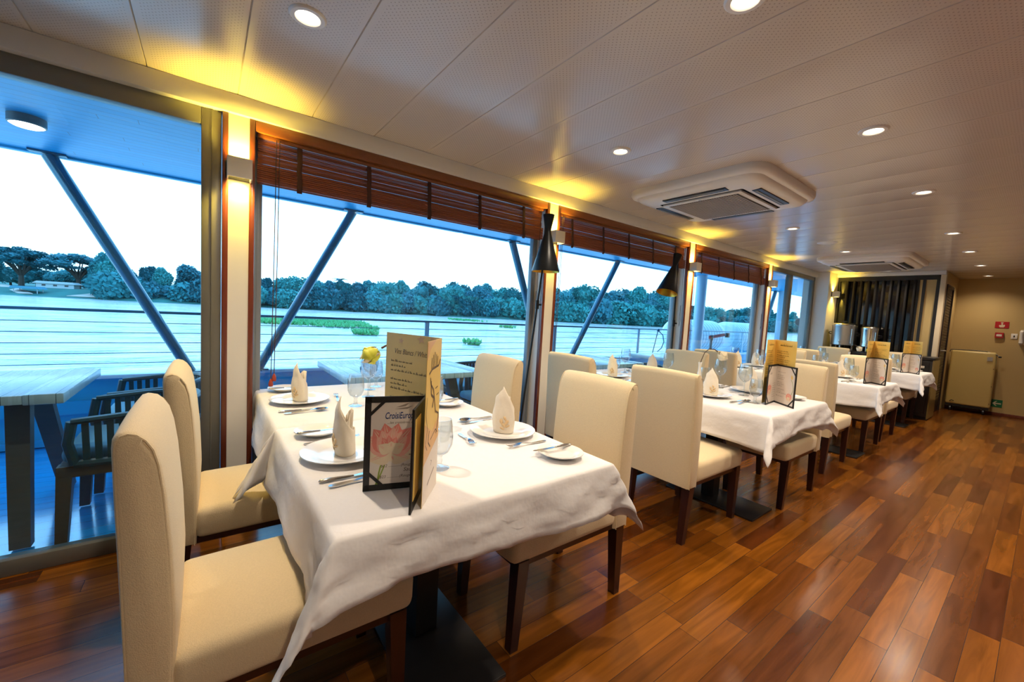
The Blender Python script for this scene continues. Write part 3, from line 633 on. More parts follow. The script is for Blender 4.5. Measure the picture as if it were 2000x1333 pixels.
# ================================================================== river and far bank
def water_material():
    m = bpy.data.materials.new('river_water'); m.use_nodes = True; n = m.node_tree; b = n.nodes['Principled BSDF']; L = n.links.new
    b.inputs['Base Color'].default_value = (.42, .50, .52, 1); b.inputs['Roughness'].default_value = .10; b.inputs['IOR'].default_value = 1.33
    t = n.nodes.new('ShaderNodeTexCoord'); mp = n.nodes.new('ShaderNodeMapping'); mp.inputs['Scale'].default_value = (.9, .35, 1); mp.inputs['Rotation'].default_value = (0, 0, -.3); L(t.outputs['Object'], mp.inputs[0])
    a = n.nodes.new('ShaderNodeTexNoise'); a.inputs['Scale'].default_value = 1.6; a.inputs['Detail'].default_value = 5; a.inputs['Roughness'].default_value = .6; L(mp.outputs[0], a.inputs[0])
    bp = n.nodes.new('ShaderNodeBump'); bp.inputs['Strength'].default_value = .45; bp.inputs['Distance'].default_value = .3; L(a.outputs[0], bp.inputs['Height']); L(bp.outputs[0], b.inputs['Normal'])
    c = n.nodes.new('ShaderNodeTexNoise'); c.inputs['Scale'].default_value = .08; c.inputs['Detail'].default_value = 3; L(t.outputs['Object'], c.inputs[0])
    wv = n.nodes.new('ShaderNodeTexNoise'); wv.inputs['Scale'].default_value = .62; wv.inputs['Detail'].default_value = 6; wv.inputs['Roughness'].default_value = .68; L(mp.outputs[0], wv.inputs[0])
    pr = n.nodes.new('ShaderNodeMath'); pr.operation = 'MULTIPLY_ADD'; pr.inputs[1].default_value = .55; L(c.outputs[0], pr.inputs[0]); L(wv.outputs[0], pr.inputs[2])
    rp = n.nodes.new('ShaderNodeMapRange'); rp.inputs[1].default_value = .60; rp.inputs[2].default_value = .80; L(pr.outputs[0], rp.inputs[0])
    mx = n.nodes.new('ShaderNodeMix'); mx.data_type = 'RGBA'; mx.inputs[6].default_value = (.34, .42, .43, 1); mx.inputs[7].default_value = (.96, .88, .82, 1); L(rp.outputs[0], mx.inputs[0]); L(mx.outputs[2], b.inputs['Base Color'])  # silt tone with sky sheen and ripple contrast painted into the base colour
    return m
S0 = Vector((-171, -45, 0)); SD = Vector((.26, .9656, 0)).normalized(); SN = Vector((-SD.y, SD.x, 0))
mb = MB(); mb.poly([(-2.4, -300, -1.5), (-2.4, 700, -1.5), (-700, 700, -1.5), (-700, -300, -1.5)])
o = struct('floor_river', mb, water_material()); o['kind'] = 'structure'
m_bank = mat('grassy_bank', (.02, .14, .12), .9, noise=.5, scale=.25)
m_path = mat('sandy_path', (.50, .42, .36), .9, noise=.15, scale=1)
def bank(u, v):
    s = -200+u*1100; d = [0, 4, 12, 25, 60, 160][0] + 160*v**2
    z = -1.55 + 2.2*min(1, d/14) + .5*math.sin(s*.05)*min(1, d/10) + .02*d
    p = S0+SD*s+SN*(d-2+2*math.sin(s*.13)+1.2*math.sin(s*.37)); return (p.x, p.y, z)
o = struct('floor_bank', MB().grid(bank, 160, 14), m_bank)
def bz(d): return -1.55+2.2*min(1, d/14)+.02*d
# foliage
def crown_mesh(name, blobs, leaf, nleaf, mats_, seed, trunk=None):
    rnd = random.Random(seed); mb = MB()
    for (c, r, s) in blobs:
        n0 = len(mb.bm.verts); mb.sphere(c, r*.86, 2, s); mb.bm.verts.ensure_lookup_table(); cv = Vector(c)
        for i in range(n0, len(mb.bm.verts)):
            v = mb.bm.verts[i]; d = v.co-cv; k = 1+.22*math.sin(d.x*5/r+seed)*math.sin(d.y*5/r+2*seed)*math.sin(d.z*6/r)+rnd.uniform(-.13, .13); v.co = cv+d*k
    tot = sum(b[1]**2 for b in blobs)
    for (c, r, s) in blobs:
        for i in range(int(nleaf*r*r/tot)):
            d = Vector((rnd.gauss(0, 1), rnd.gauss(0, 1), rnd.gauss(0, 1))).normalized(); p = Vector(c)+Vector((d.x*s[0], d.y*s[1], d.z*s[2]))*r*rnd.uniform(.80, 1.25)
            a = Vector((rnd.gauss(0, 1), rnd.gauss(0, 1), rnd.gauss(0, 1))).normalized()*leaf*rnd.uniform(.6, 1.4); b = a.orthogonal().normalized()*leaf*rnd.uniform(.4, 1)
            mb.poly([p-a, p+b, p+a, p-b])
    return mb
gm = [mat('leaf_dark_hazed', (.010, .140, .170), .7, noise=.5, scale=1.3), mat('leaf_mid_hazed', (.014, .185, .200), .7, noise=.5, scale=1.3), mat('leaf_soft_hazed', (.022, .230, .220), .7, noise=.45, scale=1.1)]  # blue distance haze painted into the leaf colours
m_bark = mat('bark', (.06, .05, .04), .9)
protos = {}
def make_tree(kind, seed):
    rnd = random.Random(seed)
    root = bpy.data.objects.new('riverbank_tree', None); COL.objects.link(root)
    if kind == 'rain':
        bl = []
        for i in range(18):
            x = -5.6+11.2*(i+.5)/18+rnd.uniform(-.4, .4); bl.append(((x, rnd.uniform(-2.6, 2.6), 8.4-.045*x*x+rnd.uniform(-.9, .5)), rnd.uniform(1.0, 1.6), (1.2, 1.1, .62)))
        for i in range(7): bl.append(((rnd.uniform(-4.5, 4.5), rnd.uniform(-2, 2), 5.6+rnd.uniform(-.8, .8)), rnd.uniform(.7, 1.1), (1.2, 1.1, .6)))
        crown_mesh('c', bl, .26, 4200, None, seed).obj('crown', gm[0], root)
        mb = MB(); mb.tube((0, 0, -1), (0, 0, 3.2), .5, .38, 8)
        for i in range(11):
            a = 2*PI*i/11; mb.path([(0, 0, 2.6), (1.4*math.cos(a), 1.0*math.sin(a), 4.6), (4.6*math.cos(a), 2.4*math.sin(a), 7.4)], [.28, .2, .07], 6)
        mb.obj('trunk', m_bark, root); return root
    if kind == 'palm':
        root.name = 'palm_tree'; mb = MB()
        for i in range(20):
            a = 2*PI*i/20+rnd.uniform(-.2, .2); e_ = rnd.uniform(-.3, .9); prev = None
            for j in range(7):
                tt = j/6; d = 3.0*tt; p = Vector((math.cos(a)*d*math.cos(e_*(1-tt)), math.sin(a)*d*math.cos(e_*(1-tt)), 9+math.sin(e_)*d-1.8*tt*tt)); n = Vector((-math.sin(a), math.cos(a), -.5))*(.35*(1-tt)+.05)
                if prev: mb.poly([prev[0]-prev[1], prev[0]+prev[1], p+n, p-n])
                prev = (p, n)
        mb.obj('fronds', gm[0], root, solid=.03); MB().path([(0, 0, -1), (.2, 0, 4), (0, 0, 9)], [.25, .18, .15], 7).obj('trunk', m_bark, root); return root
    if kind == 'round':
        bl = [((rnd.uniform(-1.8, 1.8), rnd.uniform(-1.5, 1.5), 5.5+rnd.uniform(-1.6, 2.0)), rnd.uniform(1.4, 2.2), (1, 1, .95)) for i in range(8)]
    elif kind == 'broad':
        bl = [((rnd.uniform(-3.2, 3.2), rnd.uniform(-2, 2), 4.2+rnd.uniform(-1.8, 1.8)), rnd.uniform(1.6, 2.5), (1.1, 1.1, .9)) for i in range(11)]
    else:
        root.name = 'riverbank_bush'; bl = [((rnd.uniform(-2.6, 2.6), rnd.uniform(-1.5, 1.5), 1.0+rnd.uniform(-.4, .9)), rnd.uniform(1.0, 1.7), (1.1, 1.1, .9)) for i in range(8)]
    crown_mesh('c', bl, .36, 3600, None, seed).obj('crown', gm[seed % 3], root)
    if kind != 'bush': MB().path([(0, 0, -1), (.1, 0, 2), (0, 0, 4.6)], [.34, .26, .14], 7).obj('trunk', m_bark, root)
    return root
for kd, sds in (('rain', (3, 4)), ('palm', (5, 6)), ('round', (7, 8, 9)), ('broad', (10, 11, 12, 13)), ('bush', (14, 15, 16))): protos[kd] = [make_tree(kd, s) for s in sds]
used = set()
def place_tree(kind, az, elev, back, label, group, w=1.0):
    """az degrees from -x toward +y; elev = top elevation seen from the camera; back = metres behind the waterline"""
    a = math.radians(az); dv = Vector((-math.cos(a), math.sin(a), 0)); c = Vector((2.68, 0, 0))
    q = S0-c; tt = (q.x*SN.x+q.y*SN.y + back)/(dv.x*SN.x+dv.y*SN.y); p = c+dv*tt
    H = {'rain': 9.6, 'palm': 9.9, 'round': 9.2, 'broad': 8.2, 'bush': 3.3}[kind]
    z0 = bz(back)-.1; h = 1.3+tt*math.tan(math.radians(elev))-z0; s = h/H
    lst = protos[kind]; pr = lst[random.randrange(len(lst))]
    r = pr if pr.name not in used else dup(pr)
    used.add(pr.name); r.location = (p.x, p.y, z0); r.rotation_euler = (0, 0, random.uniform(0, 6.28)); r.scale = (s*w*random.uniform(.9, 1.1), s*w*random.uniform(.9, 1.1), s)
    tag(r, label, 'tree' if kind != 'bush' else 'bush', group)
GT, GB, GL = 'trees of the far bank', 'bushes along the far waterline', 'umbrella trees on the left bank'
place_tree('rain', -13.4, 3.35, 24, 'wide umbrella-shaped tree at the far left edge of the far bank', GL, 1.3)
place_tree('rain', -9.9, 3.3, 27, 'second umbrella-shaped tree right of the far left one', GL, 1.25)
place_tree('round', -8.0, 3.75, 24, 'tall round tree right of the umbrella trees on the far bank', GT, .8)
place_tree('round', -1.6, 3.42, 22, 'separate round-headed tree near the right side of the left door view', GT, 1.0)
place_tree('palm', 13.9, 3.25, 24, 'lone palm standing above the trees left of the flower', 'palms of the far bank')
place_tree('palm', 24.5, 3.55, 22, 'palm crown above the trees right of the tall menu', 'palms of the far bank')
place_tree('round', 32.3, 4.1, 20, 'tallest round tree toward the right of the first blind window view', GT, .9)
place_tree('round', 53.4, 4.45, 18, 'tallest round tree in the second blind window view', GT, .9)
place_tree('palm', 45.5, 4.05, 20, 'palm above the trees left in the second blind window view', 'palms of the far bank')
ctl = [(-16, 2.3), (-11, 2.2), (-7.5, 2.9), (-6, 2.6), (-4, 2.8), (-2.5, 2.0), (0, 2.4), (4, 2.2), (8, 2.5), (12, 2.7), (16, 2.9), (20, 2.75), (24, 3.0), (27, 2.9), (30, 3.2), (34, 3.2), (38, 3.0), (42, 3.3), (46, 3.6), (50, 3.7), (54, 3.6), (57, 3.3), (60, 2.6), (62, 2.0), (63.5, 1.7), (67, 1.9), (70, 1.8), (74, 1.6)]
def el(a):
    for (a0, e0), (a1, e1) in zip(ctl[:-1], ctl[1:]):
        if a0 <= a <= a1: return 1.17*(e0+(e1-e0)*(a-a0)/(a1-a0))
    return 2
a = -15.5; row = 0
while a < 72:
    row = (row+1) % 3
    if not -14.6 < a < -9.0:
        place_tree(random.choice(['broad', 'broad', 'round']), a, el(a)*random.uniform(.86, 1.06), 17+row*15+random.uniform(-2, 2), 'one of the many blue-green trees of the far bank', GT, .85)
    else: place_tree('broad', a, 1.7*random.uniform(.9, 1.1), 55, 'one of the many blue-green trees of the far bank', GT, 1.3)
    a += 1.5 if a < 40 else 1.1 if a < 55 else .85
a = -7.5
while a < 72:
    place_tree('bush', a, el(a)*random.uniform(.40, .62)-.10, random.uniform(3, 7), 'one of the rounded bushes at the far waterline', GB, .9)
    a += 1.6 if a < 40 else 1.2 if a < 55 else .85
# huts and paths on the bank
def onbank(az, back):
    a = math.radians(az); dv = Vector((-math.cos(a), math.sin(a), 0)); c = Vector((2.68, 0, 0)); q = S0-c
    tt = (q.x*SN.x+q.y*SN.y + back)/(dv.x*SN.x+dv.y*SN.y); return c+dv*tt
m_hutw = mat('pale_hut_wall', (.45, .50, .50), .8); m_hutr = mat('teal_hut_roof', (.03, .20, .28), .5)
def hut(az, back, w, h, label, roof=None, open_=False, dz=0):
    p = onbank(az, back); t = thing('hut', label, 'hut', (p.x, p.y, bz(back)+dz), math.atan2(SD.y, SD.x), 'small huts on the far bank')
    if open_:
        for sx_ in (-1, 1):
            for sy_ in (-1, 1): MB().tube((sx_*w*.45, sy_*1.2, -1), (sx_*w*.45, sy_*1.2, h), .09).obj('post', m_hutw, t)
    else:
        MB().box(-w/2, w/2, -1.5, 1.5, -1, h).obj('walls', m_hutw, t)
        for i in range(3): MB().box(-w*.35+i*w*.3, -w*.25+i*w*.3, -1.54, -1.48, h*.45, h*.8).obj('window', m_dark, t)
    MB().prism([(-w*.58, h), (w*.58, h), (w*.45, h+.7), (-w*.45, h+.7)], lambda q, a: (q[0], a, q[1]), -2, 2).obj('roof', roof or m_hutr, t)
hut(-13.0, 5, 5.5, 1.2, 'open shelter with a teal roof at the left waterline', open_=True)
hut(-11.2, 20, 9, 1.4, 'long low pale building under the umbrella trees', roof=m_hutw)
hut(31.0, 10, 4, 4.2, 'blue-roofed hut among the trees in the first blind window view')
hut(63.9, 16, 7, 3.0, 'pale house on the bank seen in the third blind window')
def strip(name, pts, label):
    mb = MB(); L_ = []
    for az, back, w in pts:
        p = onbank(az, back); z = bz(back)+.35; L_.append((p-SD*w, p+SD*w, z))
    for (a0, a1, z0), (b0, b1, z1) in zip(L_[:-1], L_[1:]): mb.poly([(a0.x, a0.y, z0), (a1.x, a1.y, z0), (b1.x, b1.y, z1), (b0.x, b0.y, z1)])
    o = mb.obj(name, m_path, solid=.2); o['kind'] = 'structure'
strip('floor_path', [(-13.2, 2, 1.6), (-13.6, 6, 1.7), (-14.2, 11, 1.8), (-14.6, 15, 1.5)], '')
strip('floor_landing', [(-9.2, 1.5, 5), (-8.4, 5, 4), (-7.8, 9, 2.5)], '')
# floating water plants
m_hy = mat('water_hyacinth_green', (.05, .33, .10), .6, noise=.4, scale=3)
def hyacinth(cx, cy, rx, ry, n, label, seed):
    rnd = random.Random(seed); mb = MB()
    for i in range(n):
        a = rnd.uniform(0, 2*PI); r = math.sqrt(rnd.random()); p = Vector((cx+rx*r*math.cos(a)*(1+.3*math.sin(3*a)), cy+ry*r*math.sin(a), -1.5))
        for k_ in range(3):
            b = rnd.uniform(0, 2*PI); h = rnd.uniform(.25, .6); d = Vector((math.cos(b), math.sin(b), 0))*.3; n_ = Vector((-d.y, d.x, 0))*.5
            mb.poly([p-n_*.4, p+d*.5+Vector((0, 0, h*.6))-n_, p+d+Vector((0, 0, h)), p+d*.5+Vector((0, 0, h*.6))+n_])
    o = mb.obj('floating_plants', m_hy, solid=.02); tag(o, label, 'water plants'); o['kind'] = 'stuff'
hyacinth(-57, 10.5, 11, 7.5, 900, 'large green mat of floating water plants left in the first blind window view', 1)
hyacinth(-36.0, 11.9, 1.7, 1.0, 70, 'small green plant clump below the large floating mat', 2)
hyacinth(-43.0, 14.6, 1.4, .9, 50, 'tiny green clump just right of the large floating mat', 3)
hyacinth(-94, 56, 9, 3.5, 120, 'distant thin line of floating plants near the far bank', 4)
hyacinth(-58, 44.6, 2.0, 1.2, 60, 'small floating clump right of the railing post', 5)
hyacinth(-26, 17.5, .8, .5, 26, 'nearest tiny floating clump right of the tall menu', 6)
hyacinth(-70, 90, 2.2, 1.5, 60, 'floating clump in the second blind window view', 7)
from mathutils import noise
# ================================================================== dining chairs
def make_chair(label):
    t = thing('dining_chair', label, 'chair', (0, 0, 0), 0, 'cream upholstered dining chairs')     # sitter faces local +y, rear face near y = 0
    W2 = .225
    mb = MB(); mb.box(-W2, W2, .075, .665, .355, .478, bev=.03, seg=4)
    bmesh.ops.subdivide_edges(mb.bm, edges=[e for e in mb.bm.edges if e.calc_length() > .2], cuts=5, use_grid_fill=True)
    for v in mb.bm.verts:
        if v.co.z > .44:
            u, w = v.co.x/W2, (v.co.y-.37)/.30; v.co.z += .024*max(0, 1-u*u)*max(0, 1-w*w)
        if v.co.z < .40: v.co.x *= .985
        if v.co.y > .62: v.co.y += .014*max(0, 1-(v.co.x/W2)**2)
    mb.obj('seat', m_fabric, t, sharp=60)
    # backrest: side profile swept across the width
    prof = [(.004, .338), (.000, .50), (-.006, .70), (-.012, .88), (-.0145, .975), (-.013, .994), (-.005, 1.006), (.008, 1.010), (.024, 1.006), (.040, .992), (.054, .968), (.064, .93), (.073, .86), (.082, .74), (.088, .60), (.088, .47), (.084, .338)]
    rings = []
    for x, k in ((-W2, 0), (-W2+.003, .5), (-W2+.009, .85), (-W2+.018, 1), (-.12, 1), (0, 1), (.12, 1), (W2-.018, 1), (W2-.009, .85), (W2-.003, .5), (W2, 0)):
        ins = .012*(1-k); ring = []
        cy_ = sum(p[0] for p in prof)/len(prof)
        for (y, z) in prof:
            bow = .010*(1-(x/W2)**2)*math.sin(PI*max(0, min(1, (z-.40)/.62)))*(1 if y > cy_ else .25)
            ring.append((x, y+(-ins if y > cy_ else ins)*.9+(bow if y > cy_ else -bow), z-(ins if z > .95 else 0)+(ins if z < .345 else 0)+.007*(1-(x/W2)**2)*(z > .95)))
        rings.append(ring)
    mb = MB(); mb.ring_skin(rings); mb.obj('backrest', m_fabric, t, sharp=50)
    for s in (-1, 1):
        mb = MB(); mb.path([(s*(W2-.004), p[0]+(.036-p[0])*.13, p[1]-.0045*max(0, min(1, (p[1]-.95)/.05))) for p in prof], .0024, 5)
        mb.obj('seam', m_fabric, t)
    for s in (-1, 1):
        for (ya, yb) in ((.045, .02), (.615, .63)):
            mb = MB(); a, b = .026, .018
            mb.ring_skin([[(s*(W2-.035)+p*b, yb+q*b, 0) for p, q in ((1, 1), (-1, 1), (-1, -1), (1, -1))], [(s*(W2-.03)+p*a, ya+q*a, .365) for p, q in ((1, 1), (-1, 1), (-1, -1), (1, -1))]])
            mb.obj('leg', m_leg, t)
    mb = MB()
    mb.box(-W2+.02, W2-.02, .05, .64, .335, .358)
    mb.obj('seat_rail', m_leg, t)
    return t
ROWN = ['nearest', 'second', 'third', 'farthest']
T = [dict(y0=.242, y1=1.212, x0=-.135, xm=.765, x1=1.732), dict(y0=2.745, y1=3.735, x0=-.12, xm=.76, x1=1.70), dict(y0=5.36, y1=6.12, x0=-.12, xm=.76, x1=1.695), dict(y0=7.78, y1=8.60, x0=-.10, xm=.74, x1=1.665)]
ch0 = None
CH = [  # x, y(rear), flip, label
 (1.335, -.142, 0, 'large cream chair in the left foreground, seen from behind its left corner'),
 (.55, -.112, 0, 'cream chair beside the first column, behind the foreground chair'),
 (1.345, 1.575, 1, 'cream chair facing the camera at the aisle side of the nearest table'),
 (.52, 1.555, 1, 'cream chair facing the camera at the window side of the nearest table'),
 (1.29, 2.215, 0, 'cream chair with its back to the camera in the middle of the picture'),
 (.51, 2.190, 0, 'cream chair against the second column with its back to the camera'),
 (1.43, 3.93, 1, 'cream chair at the aisle side of the second table, behind the framed menu'),
 (.46, 3.95, 1, 'cream chair left of the white flower at the far window side of the second table'),
 (1.35, 4.45, 0, 'cream chair drawn back from the third table, its back to the camera'),
 (.50, 4.42, 0, 'brown shaded chair right behind the white flower, window side of third table'),
 (1.37, 6.30, 1, 'cream chair facing the camera behind the third black framed menu'),
 (.50, 6.48, 1, 'cream chair at the far window side of the third table'),
 (1.36, 6.46, 0, 'cream chair with its back to the camera at the aisle side of the farthest table'),
 (.50, 6.95, 0, 'cream chair at the near window side of the farthest table'),
 (1.30, 8.80, 1, 'cream chair in front of the black sideboard'),
 (.42, 8.795, 1, 'pale blue-lit chair in front of the steel urns')]
for i, (x, y, fl, l) in enumerate(CH):
    if ch0 is None: ch0 = make_chair(l); c = ch0
    else: c = dup(ch0, label=l)
    c.location = (x, y, 0); c.rotation_euler = (0, 0, PI if fl else random.uniform(-.012, .012))
ch0.rotation_euler = (0, 0, 0)

# ================================================================== tables and tablecloths
ZT = .76
def ped_table(x0, x1, y0, y1, label, by=None):
    cx, cy = (x0+x1)/2, (y0+y1)/2
    t = thing('dining_table', label, 'table', (cx, cy, 0), 0, 'pedestal tables under the white cloths')
    w, d = (x1-x0)/2-.008, (y1-y0)/2-.006
    MB().box(-w, w, -d, d, .715, .752, bev=.004).obj('tabletop', m_leg, t)
    by = 0 if by is None else by-cy
    MB().box(-.27, .37, by-.16, by+.16, 0, .014, bev=.003).obj('base_plate', m_dark, t)
    MB().box(-.045, .045, by-.045, by+.045, .014, .70).obj('column', m_dark, t)
    mb = MB(); mb.box(-.30, .30, by-.03, by+.03, .69, .715); mb.box(-.03, .03, max(-d+.05, by-.30), min(d-.05, by+.30), .69, .715); mb.obj('bracket', m_dark, t)
def cloth(x0, x1, y0, y1, seed, label, drop=(.178, .232), fl=(1, 1, 1, 1), dens=.022):
    """fl: flare of the -x, +x, -y, +y sides; 0 where a neighbouring table stands"""
    rnd = random.Random(seed); cx, cy = (x0+x1)/2, (y0+y1)/2; w, d = (x1-x0)/2, (y1-y0)/2
    ph = [rnd.uniform(0, 6.28) for _ in range(12)]; bo = .018
    def coords(L_, drop):
        n = int(2*L_/dens*.55); inner = [-L_+2*L_*i/n for i in range(n+1)]; o = [L_+drop*(k/13)**1.15 for k in range(1, 14)]
        return [-v for v in reversed(o)] + inner + o
    us, vs = coords(w, drop[0]), coords(d, drop[1]); ZZ = .7585
    def P(u, v):
        du, dv = max(0, abs(u)-w), max(0, abs(v)-d); su, sv = (1 if u > 0 else -1), (1 if v > 0 else -1)
        fu, fv = fl[1 if su > 0 else 0], fl[3 if sv > 0 else 2]
        bx, by = max(-w, min(w, u)), max(-d, min(d, v)); r = math.hypot(du, dv)
        if r == 0: return (bx, by, ZZ+.0006*math.sin(u*9+ph[0])*math.sin(v*8+ph[1]))
        hang = r - bo*(1-math.exp(-r/bo)); out = bo*(1-math.exp(-r/bo))*.9; z = ZZ-hang
        ox = oy = 0
        if dv == 0:
            ox = out + fu*hang*(.10+.05*math.sin(v*6+ph[2])+.03*math.sin(v*15+ph[3])); z += .07*hang*math.sin(v*5.5+ph[4])*fu
        elif du == 0:
            oy = out + fv*hang*(.10+.05*math.sin(u*6+ph[5])+.03*math.sin(u*15+ph[6])); z += .07*hang*math.sin(u*5.5+ph[7])*fv
        else:
            a = math.atan2(dv, du); c_, s_ = math.cos(a), math.sin(a); e_ = math.sin(2*a)
            lat = .46*e_**.55
            ox = out*c_ + fu*hang*(.10*c_+lat*.42); oy = out*s_ + fv*hang*(.10*s_+lat*.88)
            f2 = math.sin(4*(a-PI/4)) if a > PI/4 else 0
            ox -= hang*(.24 if fu == 0 else .10)*f2
            if fu == 0: oy += fv*hang*lat*.1
        if fu == 0 and du > 0: ox = min(ox, .002)
        if fv == 0 and dv > 0: oy = min(oy, .002)
        # creases in the hanging part
        k_ = min(1, hang/.06)
        q = Vector((u*9+v*9, z*16+u*3, seed*3.1))
        n = (noise.noise(q)*.013+noise.noise(q*2.3)*.007-abs(noise.noise(q*1.5+Vector((4, 7, 1))))*.011+.003)*k_*(1 if du > dv else .6)
        if du > dv:
            ox += n*(fu > 0)
            if fu > 0 and abs(v) < .006: ox += .002*k_
        else: oy += n*(fv > 0)
        return (bx+su*ox, by+sv*oy, z)
    mb = MB(); g = [[mb.bm.verts.new(P(u, v)) for v in vs] for u in us]
    for i in range(len(us)-1):
        for j in range(len(vs)-1): mb.bm.faces.new((g[i][j], g[i+1][j], g[i+1][j+1], g[i][j+1]))
    o = mb.obj('tablecloth', m_cloth, loc=(cx, cy, 0), sharp=180, solid=.0016)
    tag(o, label, 'tablecloth', 'white tablecloths')
    return o
BY = [.70, 3.06, 5.49, 7.95]
for i, q in enumerate(T):
    n = ROWN[i]
    ped_table(q['xm']+.003, q['x1'], q['y0'], q['y1'], 'dark pedestal table under the white cloth at the aisle side of the %s row' % n, BY[i])
    ped_table(q['x0'], q['xm']-.003, q['y0'], q['y1'], 'dark pedestal table under the white cloth at the window side of the %s row' % n, BY[i])
    cloth(q['xm']+.004, q['x1'], q['y0'], q['y1'], 11+2*i, 'white tablecloth on the aisle half of the %s table row' % n, fl=(0.0, 1, 1, 1), dens=.02 if i == 0 else .03)
    cloth(q['x0'], q['xm']-.004, q['y0'], q['y1'], 30+3*i, 'white tablecloth on the window half of the %s table row' % n, fl=(.5, 0.0, 1, 1), dens=.02 if i == 0 else .03)
# ================================================================== tableware prototypes
ZP = .7597                                   # surface of the cloth
def mk_plate(label, r=.145):
    t = tag(MB().lathe([(0, .004), (r*.55, .004), (r*.62, .007), (r*.70, .013), (r*.97, .020), (r, .0215), (r*.995, .024), (r*.70, .0175), (r*.62, .011), (r*.55, .0085), (0, .0085)], 48).obj('dinner_plate' if r > .11 else 'bread_plate', m_china, sharp=50), label, 'plate')
    return t
def mk_napkin(label):
    t = thing('folded_napkin', label, 'napkin')
    def top(th): return .088+.112*max(0, math.cos(th/1.55))**1.6*(1+.10*math.sin(3*th))
    def P(u, v):
        th = -3.9+7.4*u; h = top(th); z = h*v; k = z/.2
        rad = .040+.0016*th - .006*k + .020*max(0, math.cos(th/1.5))*math.sin(min(1, k*1.5)*PI)*.6
        rad *= 1 - .75*max(0, (k-.70)/.30)**1.6*(1 if abs(th) < 1.5 else .3)
        wob = .0016*math.sin(th*7+z*60)*v
        return ((rad+wob)*math.sin(th)*1.12, -(rad+wob)*math.cos(th)*.78 - .012*k*k, z)
    mb = MB(); mb.grid(P, 52, 16); mb.obj('rolled_cloth', m_napkin, t, sharp=80, solid=.0025)
    def Q(u, v):
        th = -2.6+5.2*u; h = (.12+.035*math.cos(th))*v; rad = .022+.006*math.sin(u*34)*v
        return (rad*math.sin(th)*1.3, rad*math.cos(th)*.8+.004, h+.004)
    MB().grid(Q, 60, 5).obj('pleats', m_napkin, t, sharp=80, solid=.0015)
    mb = MB()
    for (a, z, s, r) in ((.3, .040, 1, .5), (.55, .052, 1, -.4), (.12, .056, .9, .1), (.4, .070, .8, .3), (.65, .036, .7, -.9), (.2, .024, .7, 1.0)):
        th = a; pts = []
        for k in range(9):
            q = 2*PI*k/9; lx, lz = .006*s*math.cos(q), .013*s*math.sin(q); lx, lz = lx*math.cos(r)-lz*math.sin(r), lx*math.sin(r)+lz*math.cos(r)
            tt = th+lx/.042; rad = .0437+.0016*tt-.006*(z+lz)/.2+.012*math.cos(tt/1.5)*math.sin(min(1, (z+lz)/.2*1.5)*PI)
            pts.append((rad*math.sin(tt)*1.12, -rad*math.cos(tt)*.78-.012*((z+lz)/.2)**2, z+lz))
        mb.poly(pts)
    mb.obj('embroidery', m_embro, t, solid=.0008, label=None) if False else mb.obj('embroidery', m_embro, t, solid=.0012)
    return t
def mk_knife(label, L=.225, name='table_knife'):
    t = thing(name, label, 'knife')              # handle end at -y, blade tip at +y
    h = L*.45
    MB().path([(0, -L/2, .006), (0, -L/2+.004, .006), (0, -L/2+.03, .006), (0, -L/2+h*.7, .0055), (0, -L/2+h, .005)], [.003, .0068, .0078, .0058, .0042], 12, flat=.72).obj('handle', m_steel, t)
    y0 = -L/2+h; mb = MB(); mb.prism([(-.004, y0), (-.0085, y0+.02), (-.0095, L/2-.035), (-.004, L/2-.008), (.002, L/2), (.006, L/2-.01), (.006, y0)], lambda p, a: (p[0], p[1], .004+a), 0, .0016); mb.obj('blade', m_steel, t)
    return t
def mk_fork(label, L=.205, name='table_fork'):
    mb = MB()
    def cz(y): return .003+.010*math.exp(-((y-L*.16)/.028)**2)
    ys = [-L/2, -L/2+.006, -L/2+.03, -L/2+.08, .01, L*.16, L*.24]; ws = [.002, .0075, .0085, .0050, .0033, .004, .0095]
    rows = [[(-w, y, cz(y)), (w, y, cz(y)), (w, y, cz(y)+.0022), (-w, y, cz(y)+.0022)] for y, w in zip(ys, ws)]
    mb.ring_skin(rows)
    for i in range(4):
        x = -.0096+i*.0064; y0 = L*.235
        mb.ring_skin([[(x-w, y, z), (x+w, y, z), (x+w, y, z+.0018), (x-w, y, z+.0018)] for y, w, z in ((y0, .0022, cz(y0)), (L*.36, .0020, .0065), (L*.45, .0018, .009), (L/2, .0008, .0125))])
    return tag(mb.obj(name, m_steel, sharp=60), label, 'fork')
def mk_spoon(label, L=.20):
    mb = MB()
    ys = [-L/2, -L/2+.006, -L/2+.03, -L/2+.08, .015, L*.17]; ws = [.002, .0075, .0085, .0050, .0035, .004]
    mb.ring_skin([[(-w, y, .004+z), (w, y, .004+z), (w, y, .0065+z), (-w, y, .0065+z)] for y, w, z in zip(ys, ws, (0, 0, 0, .001, .005, .008))])
    def P(u, v):
        a = 2*PI*u; r = v; return (.0215*r*math.cos(a), L*.17+.031+.033*r*math.sin(a), .0035+.010*r*r)
    mb.grid(P, 24, 6)
    return tag(mb.obj('soup_spoon', m_steel, sharp=60, solid=.0012), label, 'spoon')
def mk_wine(label):
    return tag(MB().lathe([(0, .003), (.036, .0015), (.037, .003), (.012, .007), (.0045, .014), (.0035, .05), (.004, .098), (.010, .106), (.030, .120), (.045, .145), (.0495, .170), (.046, .205), (.0395, .245), (.0385, .245), (.0450, .205), (.0485, .170), (.044, .146), (.029, .1215), (.009, .108), (0, .107)], 40).obj('wine_glass', m_crystal, sharp=60), label, 'glass')
